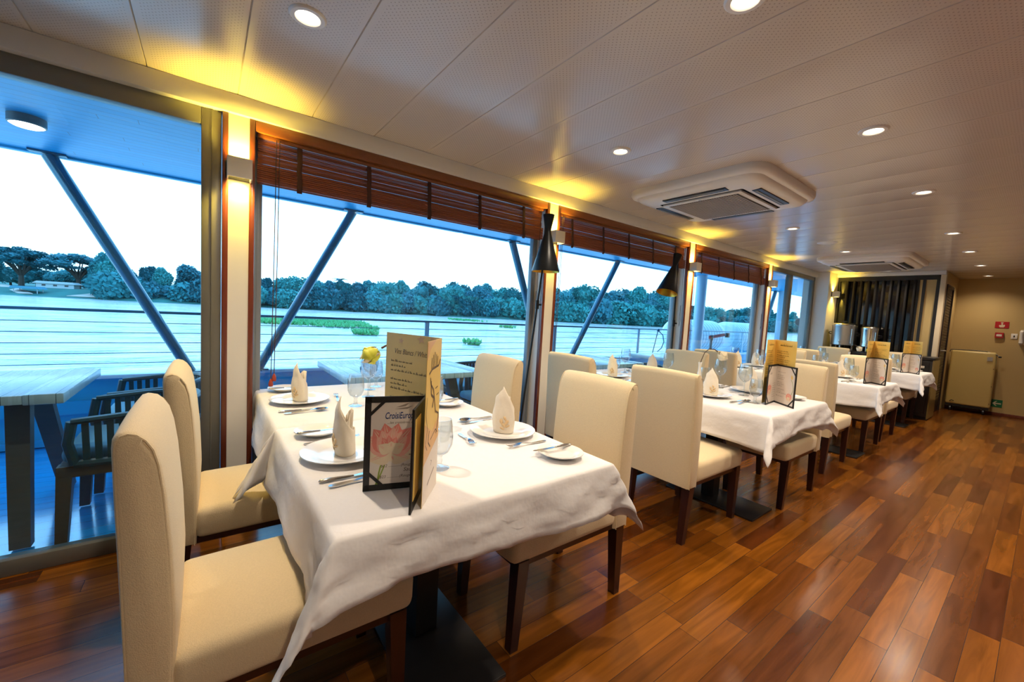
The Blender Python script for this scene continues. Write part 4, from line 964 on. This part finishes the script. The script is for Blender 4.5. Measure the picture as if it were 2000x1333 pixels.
def mk_goblet(label):
    return tag(MB().lathe([(0, .003), (.033, .0015), (.034, .0035), (.016, .009), (.008, .018), (.010, .030), (.0075, .040), (.012, .048), (.030, .060), (.041, .085), (.0425, .110), (.039, .150), (.035, .172), (.034, .172), (.038, .150), (.0415, .110), (.040, .086), (.029, .062), (.010, .051), (0, .050)], 40).obj('water_goblet', m_crystal, sharp=60), label, 'glass')
PROTO = {}
def put(kind, maker, x, y, rz, label, group, z=ZP):
    if kind not in PROTO: o = maker(label); PROTO[kind] = o; o['group'] = group
    else: o = dup(PROTO[kind], label=label, group=group)
    o.location = (x, y, z); o.rotation_euler = (0, 0, rz); return o
def setting(px, py, s, where, full=True, bread=-.31, glasses=True, nap=0.0):
    """s=+1: the diner faces +y"""
    R = 0 if s > 0 else PI
    def w(r, f): return px+s*r, py+s*f
    put('plate', mk_plate, px, py, 0, 'large white dinner plate under the napkin %s' % where, 'dinner plates')
    put('napkin', mk_napkin, px, py, nap, 'pointed ivory napkin standing on the plate %s' % where, 'folded napkins', ZP+.0105)
    x, y = w(bread, -.03); put('bread', lambda l: mk_plate(l, .088), x, y, 0, 'small white bread plate %s' % where, 'bread plates')
    x, y = w(bread+.035, -.02); put('bknife', lambda l: mk_knife(l, .19, 'butter_knife'), x, y, R+.05*s, 'butter knife lying on the bread plate %s' % where, 'butter knives', ZP+.021)
    x, y = w(-.175, 0.0); put('fork', mk_fork, x, y, R, 'table fork left of the plate %s' % where, 'table forks')
    x, y = w(.205, -.015); put('knife', mk_knife, x, y, R, 'table knife right of the plate %s' % where, 'table knives')
    x, y = w(.245, -.01); put('spoon', mk_spoon, x, y, R+.07, 'soup spoon beside the table knife %s' % where, 'soup spoons')
    if full:
        x, y = w(-.005, .190); put('dfork', lambda l: mk_fork(l, .17, 'dessert_fork'), x, y, R+PI/2-.15, 'dessert fork lying across beyond the plate %s' % where, 'dessert forks')
    if glasses:
        x, y = w(.17, .235); put('wine', mk_wine, x, y, 0, 'tall wine glass %s' % where, 'wine glasses')
        x, y = w(.24, .145); put('goblet', mk_goblet, x, y, 0, 'short stemmed water goblet %s' % where, 'water goblets')
setting(.290, .402, 1, 'at the near window seat of the nearest table', nap=.25, bread=-.325, glasses=False)
setting(1.205, .395, 1, 'at the near aisle seat of the nearest table', nap=-.15, bread=-.285, glasses=False)
setting(1.250, 1.058, -1, 'at the far aisle seat of the nearest table', nap=.55, bread=-.34, glasses=False)
setting(.36, 1.055, -1, 'at the far window seat of the nearest table', bread=-.32, glasses=False, nap=.3)
G, Wn = 'water goblets', 'wine glasses'
for k, x, y, l in (('g', .50, .632, 'foremost water goblet left of the black framed menu on the nearest table'), ('w', .30, .76, 'tall wine glass behind the foremost goblet on the nearest table'),
                   ('w', .10, .835, 'wine glass behind the yellow lotus bud on the nearest table'), ('g', .02, .90, 'water goblet just right of the yellow lotus bud'),
                   ('g', 1.475, .632, 'water goblet just right of the tall menu at the aisle corner of the nearest table'), ('w', 1.06, .80, 'wine glass half hidden by the right edge of the tall menu'), ('g', .70, .985, 'goblet far behind the tall menu on the nearest table'),
                   ('w', 1.02, 3.50, 'wine glass standing upright against the brown chair back on the second table'), ('w', 1.29, 3.335, 'wine glass left of the goblet beside the second black framed menu'),
                   ('g', 1.475, 3.08, 'water goblet touching the left edge of the second black framed menu in view'), ('g', .96, 3.36, 'goblet behind the pointed napkin of the second table aisle seat'),
                   ('w', .12, 3.39, 'tall wine glass at the window side of the second table, dark chairs behind it'), ('g', .10, 3.27, 'short goblet left of the tall wine glass at the second table window side'), ('w', .53, 3.50, 'wine glass rising behind the middle chair back')):
    if k == 'g': put('goblet', mk_goblet, x, y, 0, l, G)
    else: put('wine', mk_wine, x, y, 0, l, Wn)
for i in (1, 2, 3):
    q = T[i]; n = ROWN[i]; dn = .28 if i == 1 else .17
    for (x, nm) in (((q['xm']+q['x1'])/2-.045, 'aisle'), ((q['x0']+q['xm'])/2-.06, 'window')):
        setting(x, q['y0']+dn, 1, 'at the near %s seat of the %s table' % (nm, n), i == 1, glasses=i > 1, nap=.3*random.random(), bread=-.30)
        setting(x+.05, q['y1']-.165, -1, 'at the far %s seat of the %s table' % (nm, n), i == 1, glasses=i > 1, nap=.3+.3*random.random(), bread=-.30)

# ================================================================== flower vases
m_vase = mat('white_porcelain', (.80, .76, .68), .2); m_wood = mat('vase_wood', (.25, .10, .04), .5, noise=.3)
m_stem = mat('dark_stem', (.10, .055, .03), .6); m_petg = mat('yellow_green_petal', (.62, .62, .05), .55, noise=.25, scale=30); m_petc = mat('cream_petal', (.82, .72, .52), .55, noise=.1, scale=30)
def vase(x, y, dx, dy, dz, label, pale):
    t = thing('bud_vase', label, 'vase', (x, y, ZP), 0, 'white bud vases on the tables')
    MB().lathe([(0, 0), (.034, 0), (.036, .012), (0, .012)], 28).obj('wooden_base', m_wood, t)
    MB().lathe([(0, .012), (.026, .012), (.032, .035), (.030, .07), (.018, .115), (.0115, .15), (.011, .19), (.015, .218), (.012, .218), (.007, .19), (0, .19)], 28).obj('body', m_vase, t)
    f = thing('lotus_bud', label.replace('white bud vase', 'lotus bud drooping from the vase'), 'flower', (x, y, ZP), 0, 'lotus buds in the vases')
    tip = Vector((dx, dy, dz+.012)); top = Vector((dx*.45, dy*.45, dz+.045))
    MB().path([(0, 0, .19), (dx*.05, dy*.05, .235), (dx*.2, dy*.2, dz+.01), top, (dx*.75, dy*.75, dz+.040), tip+Vector((-dx*.08, -dy*.08, .012))], [.0035, .0035, .0035, .0035, .004, .005], 8).obj('stem', m_stem, f)
    ax = (tip-top).normalized(); ax = (ax+Vector((0, 0, -.25))).normalized(); q = Vector((0, 0, 1)).rotation_difference(ax).to_matrix().to_4x4(); q.translation = tip
    for k in range(8):
        inner = k >= 4; a = PI/2*k+(.6 if inner else 0); mb = MB(); Lp = .086 if inner else .078-.006*(k % 2)
        def P(u, v, a=a, Lp=Lp, inner=inner):
            w = math.sin(PI*min(.985, v)**.8)*.9; ang = a+(u-.5)*1.9*w; r = (.035 if not inner else .030)*math.sin(PI*(.12+.80*v))**.8*(1.25 if not inner and v > .5 else 1)
            return (r*math.cos(ang), r*math.sin(ang), Lp*v-.004)
        mb.grid(P, 8, 10).xform(q); mb.obj('petal', m_petc if (inner or pale) else m_petg, f, solid=.0012, sharp=80)
vase(1.02, .735, -.055, -.150, .335, 'white bud vase hidden behind the tall menu of the nearest table', False)
vase(.95, 3.287, .10, .10, .29, 'white bud vase in the middle of the second table', True)
vase(.80, 5.76, -.10, -.08, .29, 'white bud vase in the middle of the third table', False)
vase(.78, 8.2, .08, .05, .29, 'white bud vase in the middle of the farthest table', True)

# ================================================================== menus
def text_mesh(mb, s, size, place, ital=0.0, align='LEFT', fn=None, bold=0.0, xs=1.0):
    c = bpy.data.curves.new('t', 'FONT'); c.body = s; c.size = size; c.align_x = align; c.shear = ital; c.resolution_u = 3; c.offset = bold
    o = bpy.data.objects.new('t', c); COL.objects.link(o)
    dg = bpy.context.evaluated_depsgraph_get(); me = bpy.data.meshes.new_from_object(o.evaluated_get(dg))
    vs = [mb.bm.verts.new(fn(place[0]+v.co.x*xs, place[1]+v.co.y)) for v in me.vertices]
    for p in me.polygons:
        try: mb.bm.faces.new([vs[i] for i in p.vertices])
        except ValueError: pass
    bpy.data.objects.remove(o); bpy.data.curves.remove(c); bpy.data.meshes.remove(me)
def scribble(mb, x0, x1, y, h, fn, rnd):
    x = x0
    while x < x1:
        w = min(rnd.uniform(.006, .018), x1-x)
        n = max(1, int(w/.0022))
        for i in range(n):
            a = x+i*w/n; hh = h*rnd.uniform(.55, 1.0) if rnd.random() < .8 else h*1.5
            mb.poly([fn(a, y), fn(a+w/n*.62, y), fn(a+w/n*.62, y+hh), fn(a, y+hh)])
        x += w+.004
class Panel:
    def __init__(s, a, b, side, th=.0025):
        s.a, s.b = Vector((a[0], a[1], 0)), Vector((b[0], b[1], 0)); s.L = (s.b-s.a).length; s.d = (s.b-s.a)/s.L
        n = Vector((-s.d.y, s.d.x, 0)); s.n = n if n.dot(side) > 0 else -n; s.th = th
        s.flip = s.n.dot(Vector((s.d.y, -s.d.x, 0))) < 0        # u runs right-to-left seen from the front
    def p(s, u, v, o=0): return tuple(s.a+s.d*u+s.n*(s.th/2+o)+Vector((0, 0, v)))
    def fn(s, o):          # text space: x to the reader's right, seen from +n
        return (lambda x, y: s.p(s.L-x if s.flip else x, y, o))
    def fnb(s, o):         # same on the back side
        return (lambda x, y: s.p(x if s.flip else s.L-x, y, -s.th-o))
    def slab(s, mb, H, u0=0, u1=None, v0=0, o0=None, o1=0):
        u1 = s.L if u1 is None else u1; o0 = -s.th if o0 is None else o0
        q = [(u0, v0), (u1, v0), (u1, H), (u0, H)]; A = [mb.bm.verts.new(s.p(u, v, o0)) for u, v in q]; B = [mb.bm.verts.new(s.p(u, v, o1)) for u, v in q]
        for i in range(4): mb.bm.faces.new((A[i], A[(i+1) % 4], B[(i+1) % 4], B[i]))
        mb.bm.faces.new(A[::-1]); mb.bm.faces.new(B)
def shape(mb, pts, fn): mb.poly([fn(x, y) for x, y in pts])
def petal(cx, cy, ang, L_, w, k=10, bend=0.0):
    pts = []
    for i in range(k+1):
        t_ = i/k; pts.append((t_*L_, w*math.sin(PI*t_**.8)*(1-.15*t_)))
    pts += [(x, -y) for x, y in reversed(pts[1:-1])]
    c, s = math.cos(ang), math.sin(ang); return [(cx+x*c-y*s, cy+x*s+y*c) for x, y in pts]
def lotus(pan, root, cx, cy, sc_, fn, small=False):
    rr = random.Random(5); jt = lambda s: rr.uniform(-s, s)
    mats_ = [(m_cream, [(2.95, .85, 0.41), (.15, .95, 0.39), (3.5, .70, 0.36), (-.35, .72, 0.36), (4.2, .35, 0.41), (5.0, .35, 0.41)], 0),
             (m_pink2, [(2.55, 1.0, 0.36), (.62, .98, 0.36), (2.85, .7, 0.28), (.3, .75, 0.28)], 1),
             (m_pink, [(2.15, 1.02, 0.39), (1.75, 1.05, 0.37), (1.32, 1.04, 0.37), (.95, 1.0, 0.36)], 2),
             (m_pink2, [(2.3, .72, 0.28), (1.9, .78, 0.26), (1.5, .82, 0.28), (1.1, .76, 0.26), (.8, .7, 0.26)], 3),
             (m_pink, [(2.05, .55, 0.18), (1.65, .6, 0.18), (1.25, .56, 0.18)], 4),
             (m_cream, [(2.6, .5, 0.22), (.55, .5, 0.22), (1.57, .36, 0.23)], 5)]
    mats_ = [(m, [(a+jt(.06), L_*(1+jt(.06)), w) for a, L_, w in ps], lv) for m, ps, lv in mats_]
    for m, ps, lv in mats_:
        mb = MB()
        for j, (a, L_, w) in enumerate(ps):
            o = .0010+lv*.0004+j*.00006
            mb.mi = 0; shape(mb, petal(cx, cy, a, L_*sc_, w*sc_), fn(o))
            mb.mi = 1
            for q in (-1, 1): shape(mb, petal(cx+math.cos(a+q*.12)*L_*sc_*.45, cy+math.sin(a+q*.12)*L_*sc_*.45, a-q*.06, L_*sc_*.50, w*sc_*.035), fn(o+.00003))
        mb.obj('printed_flower', [m, m_cream if m is not m_cream else m_pink2], root, fixn=False)
def black_menu(A, H, B, label, rich):
    A, H, B = Vector(A), Vector(H), Vector(B); mid = (A+B)/2-H; side = Vector((mid.x, mid.y, 0))
    t = thing('framed_menu', label, 'menu', (H.x, H.y, ZP+.0008), 0, 'black framed menus standing on the tables'); HT = .278
    P1 = Panel(A-H, (0, 0), side, .004); P2 = Panel((0, 0), B-H, side, .004); Z = (0, 0)
    mb = MB(); fr = .011 if not rich else .0175
    for P in (P1, P2):
        P.slab(mb, HT); 
        for (u0, u1, v0, v1) in ((0, fr, 0, HT), (P.L-fr*.15, P.L, 0, HT) if P is P1 else (0, fr*.15, 0, HT), (0, P.L, 0, fr), (0, P.L, HT-fr, HT)) if P is P1 else ((P.L-fr, P.L, 0, HT), (0, P.L, 0, fr), (0, P.L, HT-fr, HT)):
            P.slab(mb, v1, u0, u1, v0, 0, .0022)
    mb.obj('leather_frame', m_black, t)
    for P in (P1, P2):
        mb = MB(); f = P.fn(.0006); a0 = fr if P is P1 else .002; a1 = P.L-.002 if P is P1 else P.L-fr
        P.slab(mb, HT-fr, a0, a1, fr, 0, .0006); mb.obj('paper', m_paper, t)
        mb = MB(); c = .052; e0 = 0 if P is P1 else P.L; sg = 1 if P is P1 else -1           # corner straps
        for (v0, sv) in ((0, 1), (HT, -1)):
            q = [(e0+sg*fr*.5, v0+sv*c), (e0+sg*fr*.5, v0+sv*(c+.012)), (e0+sg*(c+.012), v0+sv*fr*.5), (e0+sg*c, v0+sv*fr*.5)]
            Q = [P.p(u, v, .0030) for u, v in q]; Q2 = [P.p(u, v, .0008) for u, v in q]
            mb.ring_skin([Q2, Q])
        mb.obj('corner_strap', m_black, t)
    rnd = random.Random(int(H.x*1000)); f1, f2 = P1.fn(.0011), P2.fn(.0011)
    if rich:
        mb = MB(); text_mesh(mb, 'CroisiEurope', .0275, (.055, .212), .22, fn=f1, bold=.0004, xs=.60); mb.obj('logo_lettering', m_blue, t, fixn=False)
        mb = MB(); text_mesh(mb, '...les croisi\u00e8res, c\'est notre m\u00e9tier', .0105, (.062, .197), .3, fn=f1)
        for k_, (xx_, yy_, s_) in enumerate(((.045, .035, '$23 ..............(Rouge)'), (.048, .068, '$22 ..............(Rouge)'))): text_mesh(mb, s_, .0115, (xx_, yy_), .2, fn=f1)
        for s_, xx_, yy_ in (('Na', .128, .128), ('Sau', .112, .052)): text_mesh(mb, s_, .0165, (xx_, yy_), .25, fn=f1)
        scribble(mb, .125, .175, .100, .004, f1, rnd); mb.obj('lettering', m_ink, t, fixn=False)
        mb = MB(); shape(mb, [(.085, .245), (.115, .256), (.125, .258), (.112, .248)], f1); shape(mb, [(.080, .240), (.122, .246), (.135, .250), (.118, .240)], f1); shape(mb, [(.09, .262), (.094, .266), (.098, .262)], f1); shape(mb, [(.104, .264), (.109, .269), (.114, .266)], f1); mb.obj('logo_birds', m_inkl, t, fixn=False)
        lotus(P1, t, .074, .113, .088, P1.fn)
        mb = MB()
        for x0, x1, b in ((.034, .052, .004), (.040, .048, -.006)):
            pts = []
            for i in range(9): v = i/8; pts.append((x0+(x1+.016-x0)*v+b*math.sin(PI*v), .015+.100*v))
            shape(mb, [(x-.0022, y) for x, y in pts]+[(x+.0022, y) for x, y in reversed(pts)], P1.fn(.0009))
        mb.obj('printed_stem', m_green, t, fixn=False)
        mb = MB(); P2.slab(mb, HT-.03, P2.L-.085, P2.L-.012, .03, -P2.th-.0012, -P2.th); mb.obj('gold_edge_strip', m_gold, t)
    else:
        mb = MB(); y = .225
        scribble(mb, .045, .09, .21, .012, f1, rnd)
        for i in range(11):
            x0 = P2.L*.10 ; scribble(mb, x0, x0+P2.L*rnd.uniform(.25, .5), y, .0045, f2, rnd); y -= .0125 if i % 3 else .024
        y = .14
        for i in range(7): scribble(mb, P1.L*.62, P1.L*.94, y, .004, f1, rnd); y -= .016
        mb.obj('lettering', m_inkl, t, fixn=False)
        lotus(P1, t, .050, .085, .058, P1.fn); lotus(P2, t, P2.L*.74, .055, .040, P2.fn)
        mb = MB(); pts = [(P2.L*.74+.038*math.sin(2.9*i/10), .06+.13*i/10) for i in range(11)]
        shape(mb, [(x-.0022, y) for x, y in pts]+[(x+.0022, y) for x, y in reversed(pts)], P2.fn(.0009)); mb.obj('printed_stem', m_green, t, fixn=False)
        mb = MB(); shape(mb, petal(P2.L*.74+.02, .19, 1.9, .035, .010), P2.fn(.001)); mb.obj('printed_bud', m_gold, t, fixn=False)
    return t
def wine_list(A, H, B, label, rich):
    A, H, B = Vector(A), Vector(H), Vector(B); mid = (A+B)/2-H; side = Vector((mid.x, mid.y, 0))
    t = thing('wine_list', label, 'menu', (H.x, H.y, ZP+.0008), 0, 'tall golden wine lists'); HT = .452
    P1 = Panel(A-H, (0, 0), side, .0012); P2 = Panel((0, 0), B-H, side, .0012); rnd = random.Random(3+int(H.y*100))
    mb = MB(); P1.slab(mb, HT); mb.obj('left_page', m_gold, t); mb = MB(); P2.slab(mb, HT); mb.obj('right_page', m_gold, t)
    f1, f2 = P1.fn(.0005), P2.fn(.0005)
    mb = MB()
    if rich:
        text_mesh(mb, 'Vins Blancs / White', .0245, (.042, .385), .25, fn=f1, xs=.85)
        y = .357
        for i in range(6):
            for j in range(3 if i % 2 == 0 or i == 1 else 3):
                scribble(mb, .028, .028+(.12 if j == 0 else .09 if j == 1 else .235)*rnd.uniform(.85, 1), y, .005, f1, rnd); y -= .0155
            y -= .014
    else:
        for P, f in ((P1, f1), (P2, f2)):
            y = .40
            scribble(mb, P.L*.25, P.L*.8, .41, .009, f, rnd)
            for i in range(14): scribble(mb, P.L*.12, P.L*rnd.uniform(.5, .9), y-.03, .0045, f, rnd); y -= .017 if i % 2 else .013
    mb.obj('lettering', m_ink, t, fixn=False)
    mb = MB(); f = P1.fn(.0004)
    for (cx, cy, s, a0) in ((.075, .428, .014, .2), (.17, .440, .020, .5), (.22, .446, .014, 0)):
        if cx > P1.L-.02: continue
        pts = []
        for i in range(10): r = s if i % 2 == 0 else s*.45; a = a0+2*PI*i/10; pts.append((cx+r*math.cos(a), min(HT-.001, cy+r*math.sin(a)*.8)))
        shape(mb, pts, f)
    mb.obj('printed_stars', m_gold2, t, fixn=False)
    # back of the right page: map over a white foot
    g = P2.fnb(.0005); L_ = P2.L
    mb = MB(); shape(mb, [(0, .001), (L_, .001), (L_, .155), (0, .115)], g); mb.obj('white_foot', m_paper, t, fixn=False)
    for pts in ([(0, .115), (L_, .155), (L_, .22), (L_*.5, .19), (0, .23)], [(L_*.55, HT-.001), (0, HT-.001), (0, .40), (L_*.2, .43)]):
        mb = MB(); shape(mb, pts, P2.fnb(.0004)); mb.obj('orange_wash', m_gold2, t, fixn=False)
    mb = MB(); h = P2.fnb(.0008)
    def line(pts, w):
        for (a, b) in zip(pts[:-1], pts[1:]):
            d = Vector((b[0]-a[0], b[1]-a[1])); n = Vector((-d.y, d.x)).normalized()*w; shape(mb, [(a[0]+n.x, a[1]+n.y), (b[0]+n.x, b[1]+n.y), (b[0]-n.x, b[1]-n.y), (a[0]-n.x, a[1]-n.y)], h)
    x = L_*.35
    for sx_ in (.30, .40, .50, .62, .72): line([(L_*sx_, .372), (L_*sx_, .390+.028*(1-abs(sx_-.5)*2.4))], .0022)
    line([(L_*.15, .362), (L_*.35, .372), (L_*.8, .374), (L_*.92, .39)], .003)
    line([(L_*.25, .35), (L_*.3, .33), (L_*.5, .31), (L_*.62, .27), (L_*.7, .24), (L_*.95, .225), (L_*.9, .20), (L_*.8, .17)], .0028)
    line([(L_*.3, .34), (L_*.35, .30), (L_*.55, .285), (L_*.45, .26)], .0035); line([(L_*.1, .30), (L_*.05, .25), (L_*.18, .21), (L_*.08, .17), (L_*.2, .15)], .0012); line([(L_*.3, .20), (L_*.25, .17), (L_*.4, .15)], .0022); line([(L_*.4, .17), (L_*.75, .185), (L_*.9, .17)], .0016)
    line([(L_*.62, .31), (L_*.8, .312)], .0016); line([(L_*.72, .288), (L_*.88, .29)], .0016)
    mb.obj('printed_map', m_ink, t, fixn=False)
    mb = MB(); line([(L_*.3, .045), (L_*.75, .07)], .003); line([(L_*.5, .09), (L_*.55, .10), (L_*.5, .105)], .0015); mb.obj('faint_emblem', m_inkl, t, fixn=False)
    return t
black_menu((1.524, .362), (1.574, .528), (1.722, .424), 'large black framed menu with a pink lotus on the nearest table', True)
wine_list((1.335, .487), (1.582, .566), (1.706, .462), 'tall golden wine list standing behind the foremost black framed menu', True)
black_menu((1.533, 3.10), (1.514, 3.299), (1.687, 3.157), 'black framed menu open toward the camera on the second table', False)
wine_list((1.492, 3.15), (1.475, 3.345), (1.655, 3.205), 'golden wine list behind the black framed menu of the second table', False)
black_menu((1.539, 5.545), (1.562, 5.74), (1.705, 5.60), 'black framed menu open toward the camera on the third table', False)
wine_list((1.525, 5.62), (1.540, 5.80), (1.69, 5.68), 'golden wine list with a triangular shade behind the third black framed menu', False)
black_menu((1.452, 7.85), (1.505, 8.03), (1.645, 7.845), 'farthest black framed menu, in front of the black sideboard', False)
wine_list((1.440, 7.95), (1.495, 8.12), (1.628, 7.95), 'farthest golden wine list, left of the cream panel', False)

# ================================================================== black cone floor lamps
m_cone = mat('black_lamp_metal', (.012, .014, .016), .35, .3, noise=.2); m_brass = mat('gold_lamp_inside', (.75, .42, .06), .3, 1.0, noise=.1)
def cone_lamp(label, base, top, shade, tilt, knob):
    t = thing('floor_lamp', label, 'floor lamp', (base[0], base[1], 0), 0, 'black cone floor lamps by the windows'); b = Vector((base[0], base[1], 0))
    MB().lathe([(0, 0), (.12, 0), (.12, .012), (.02, .018), (0, .018)], 32).obj('base_disc', m_cone, t)
    MB().tube((0, 0, .012), Vector(top)-b, .0085, .0085, 10).obj('pole', m_cone, t)
    k = Vector((0, 0, .012)).lerp(Vector(top)-b, knob); MB().tube(k-Vector((0, 0, .035)), k+Vector((0, 0, .035)), .015).tube(k, k+Vector((.03, .02, 0)), .008).obj('clamp_knob', m_cone, t)
    m = Matrix.Translation(Vector(shade)-b) @ Matrix.Rotation(tilt, 4, 'X')
    mb = MB(); mb.lathe([(.112, -.225), (.1125, -.222), (.070, -.07), (.040, .035), (.026, .085), (.024, .10), (.028, .125), (.040, .19), (.046, .225), (.043, .226), (.025, .13), (0, .12)], 40); mb.xform(m); s = mb.obj('shade', m_cone, t)
    mb = MB(); mb.lathe([(.111, -.2245), (.069, -.072), (.039, .032), (.024, .08), (0, .082)], 40); mb.xform(m); mb.obj('gold_lining', m_brass, s)
    return t
cone_lamp('black cone floor lamp against the second column', (.20, 1.96), (.20, 2.15, 1.74), (.20, 2.175, 1.87), 0.0, .79)
cone_lamp('tilted black cone floor lamp with gold inside, left of the third column', (.13, 4.21), (.145, 4.15, 2.0), (.16, 4.035, 1.82), -.34, .64)
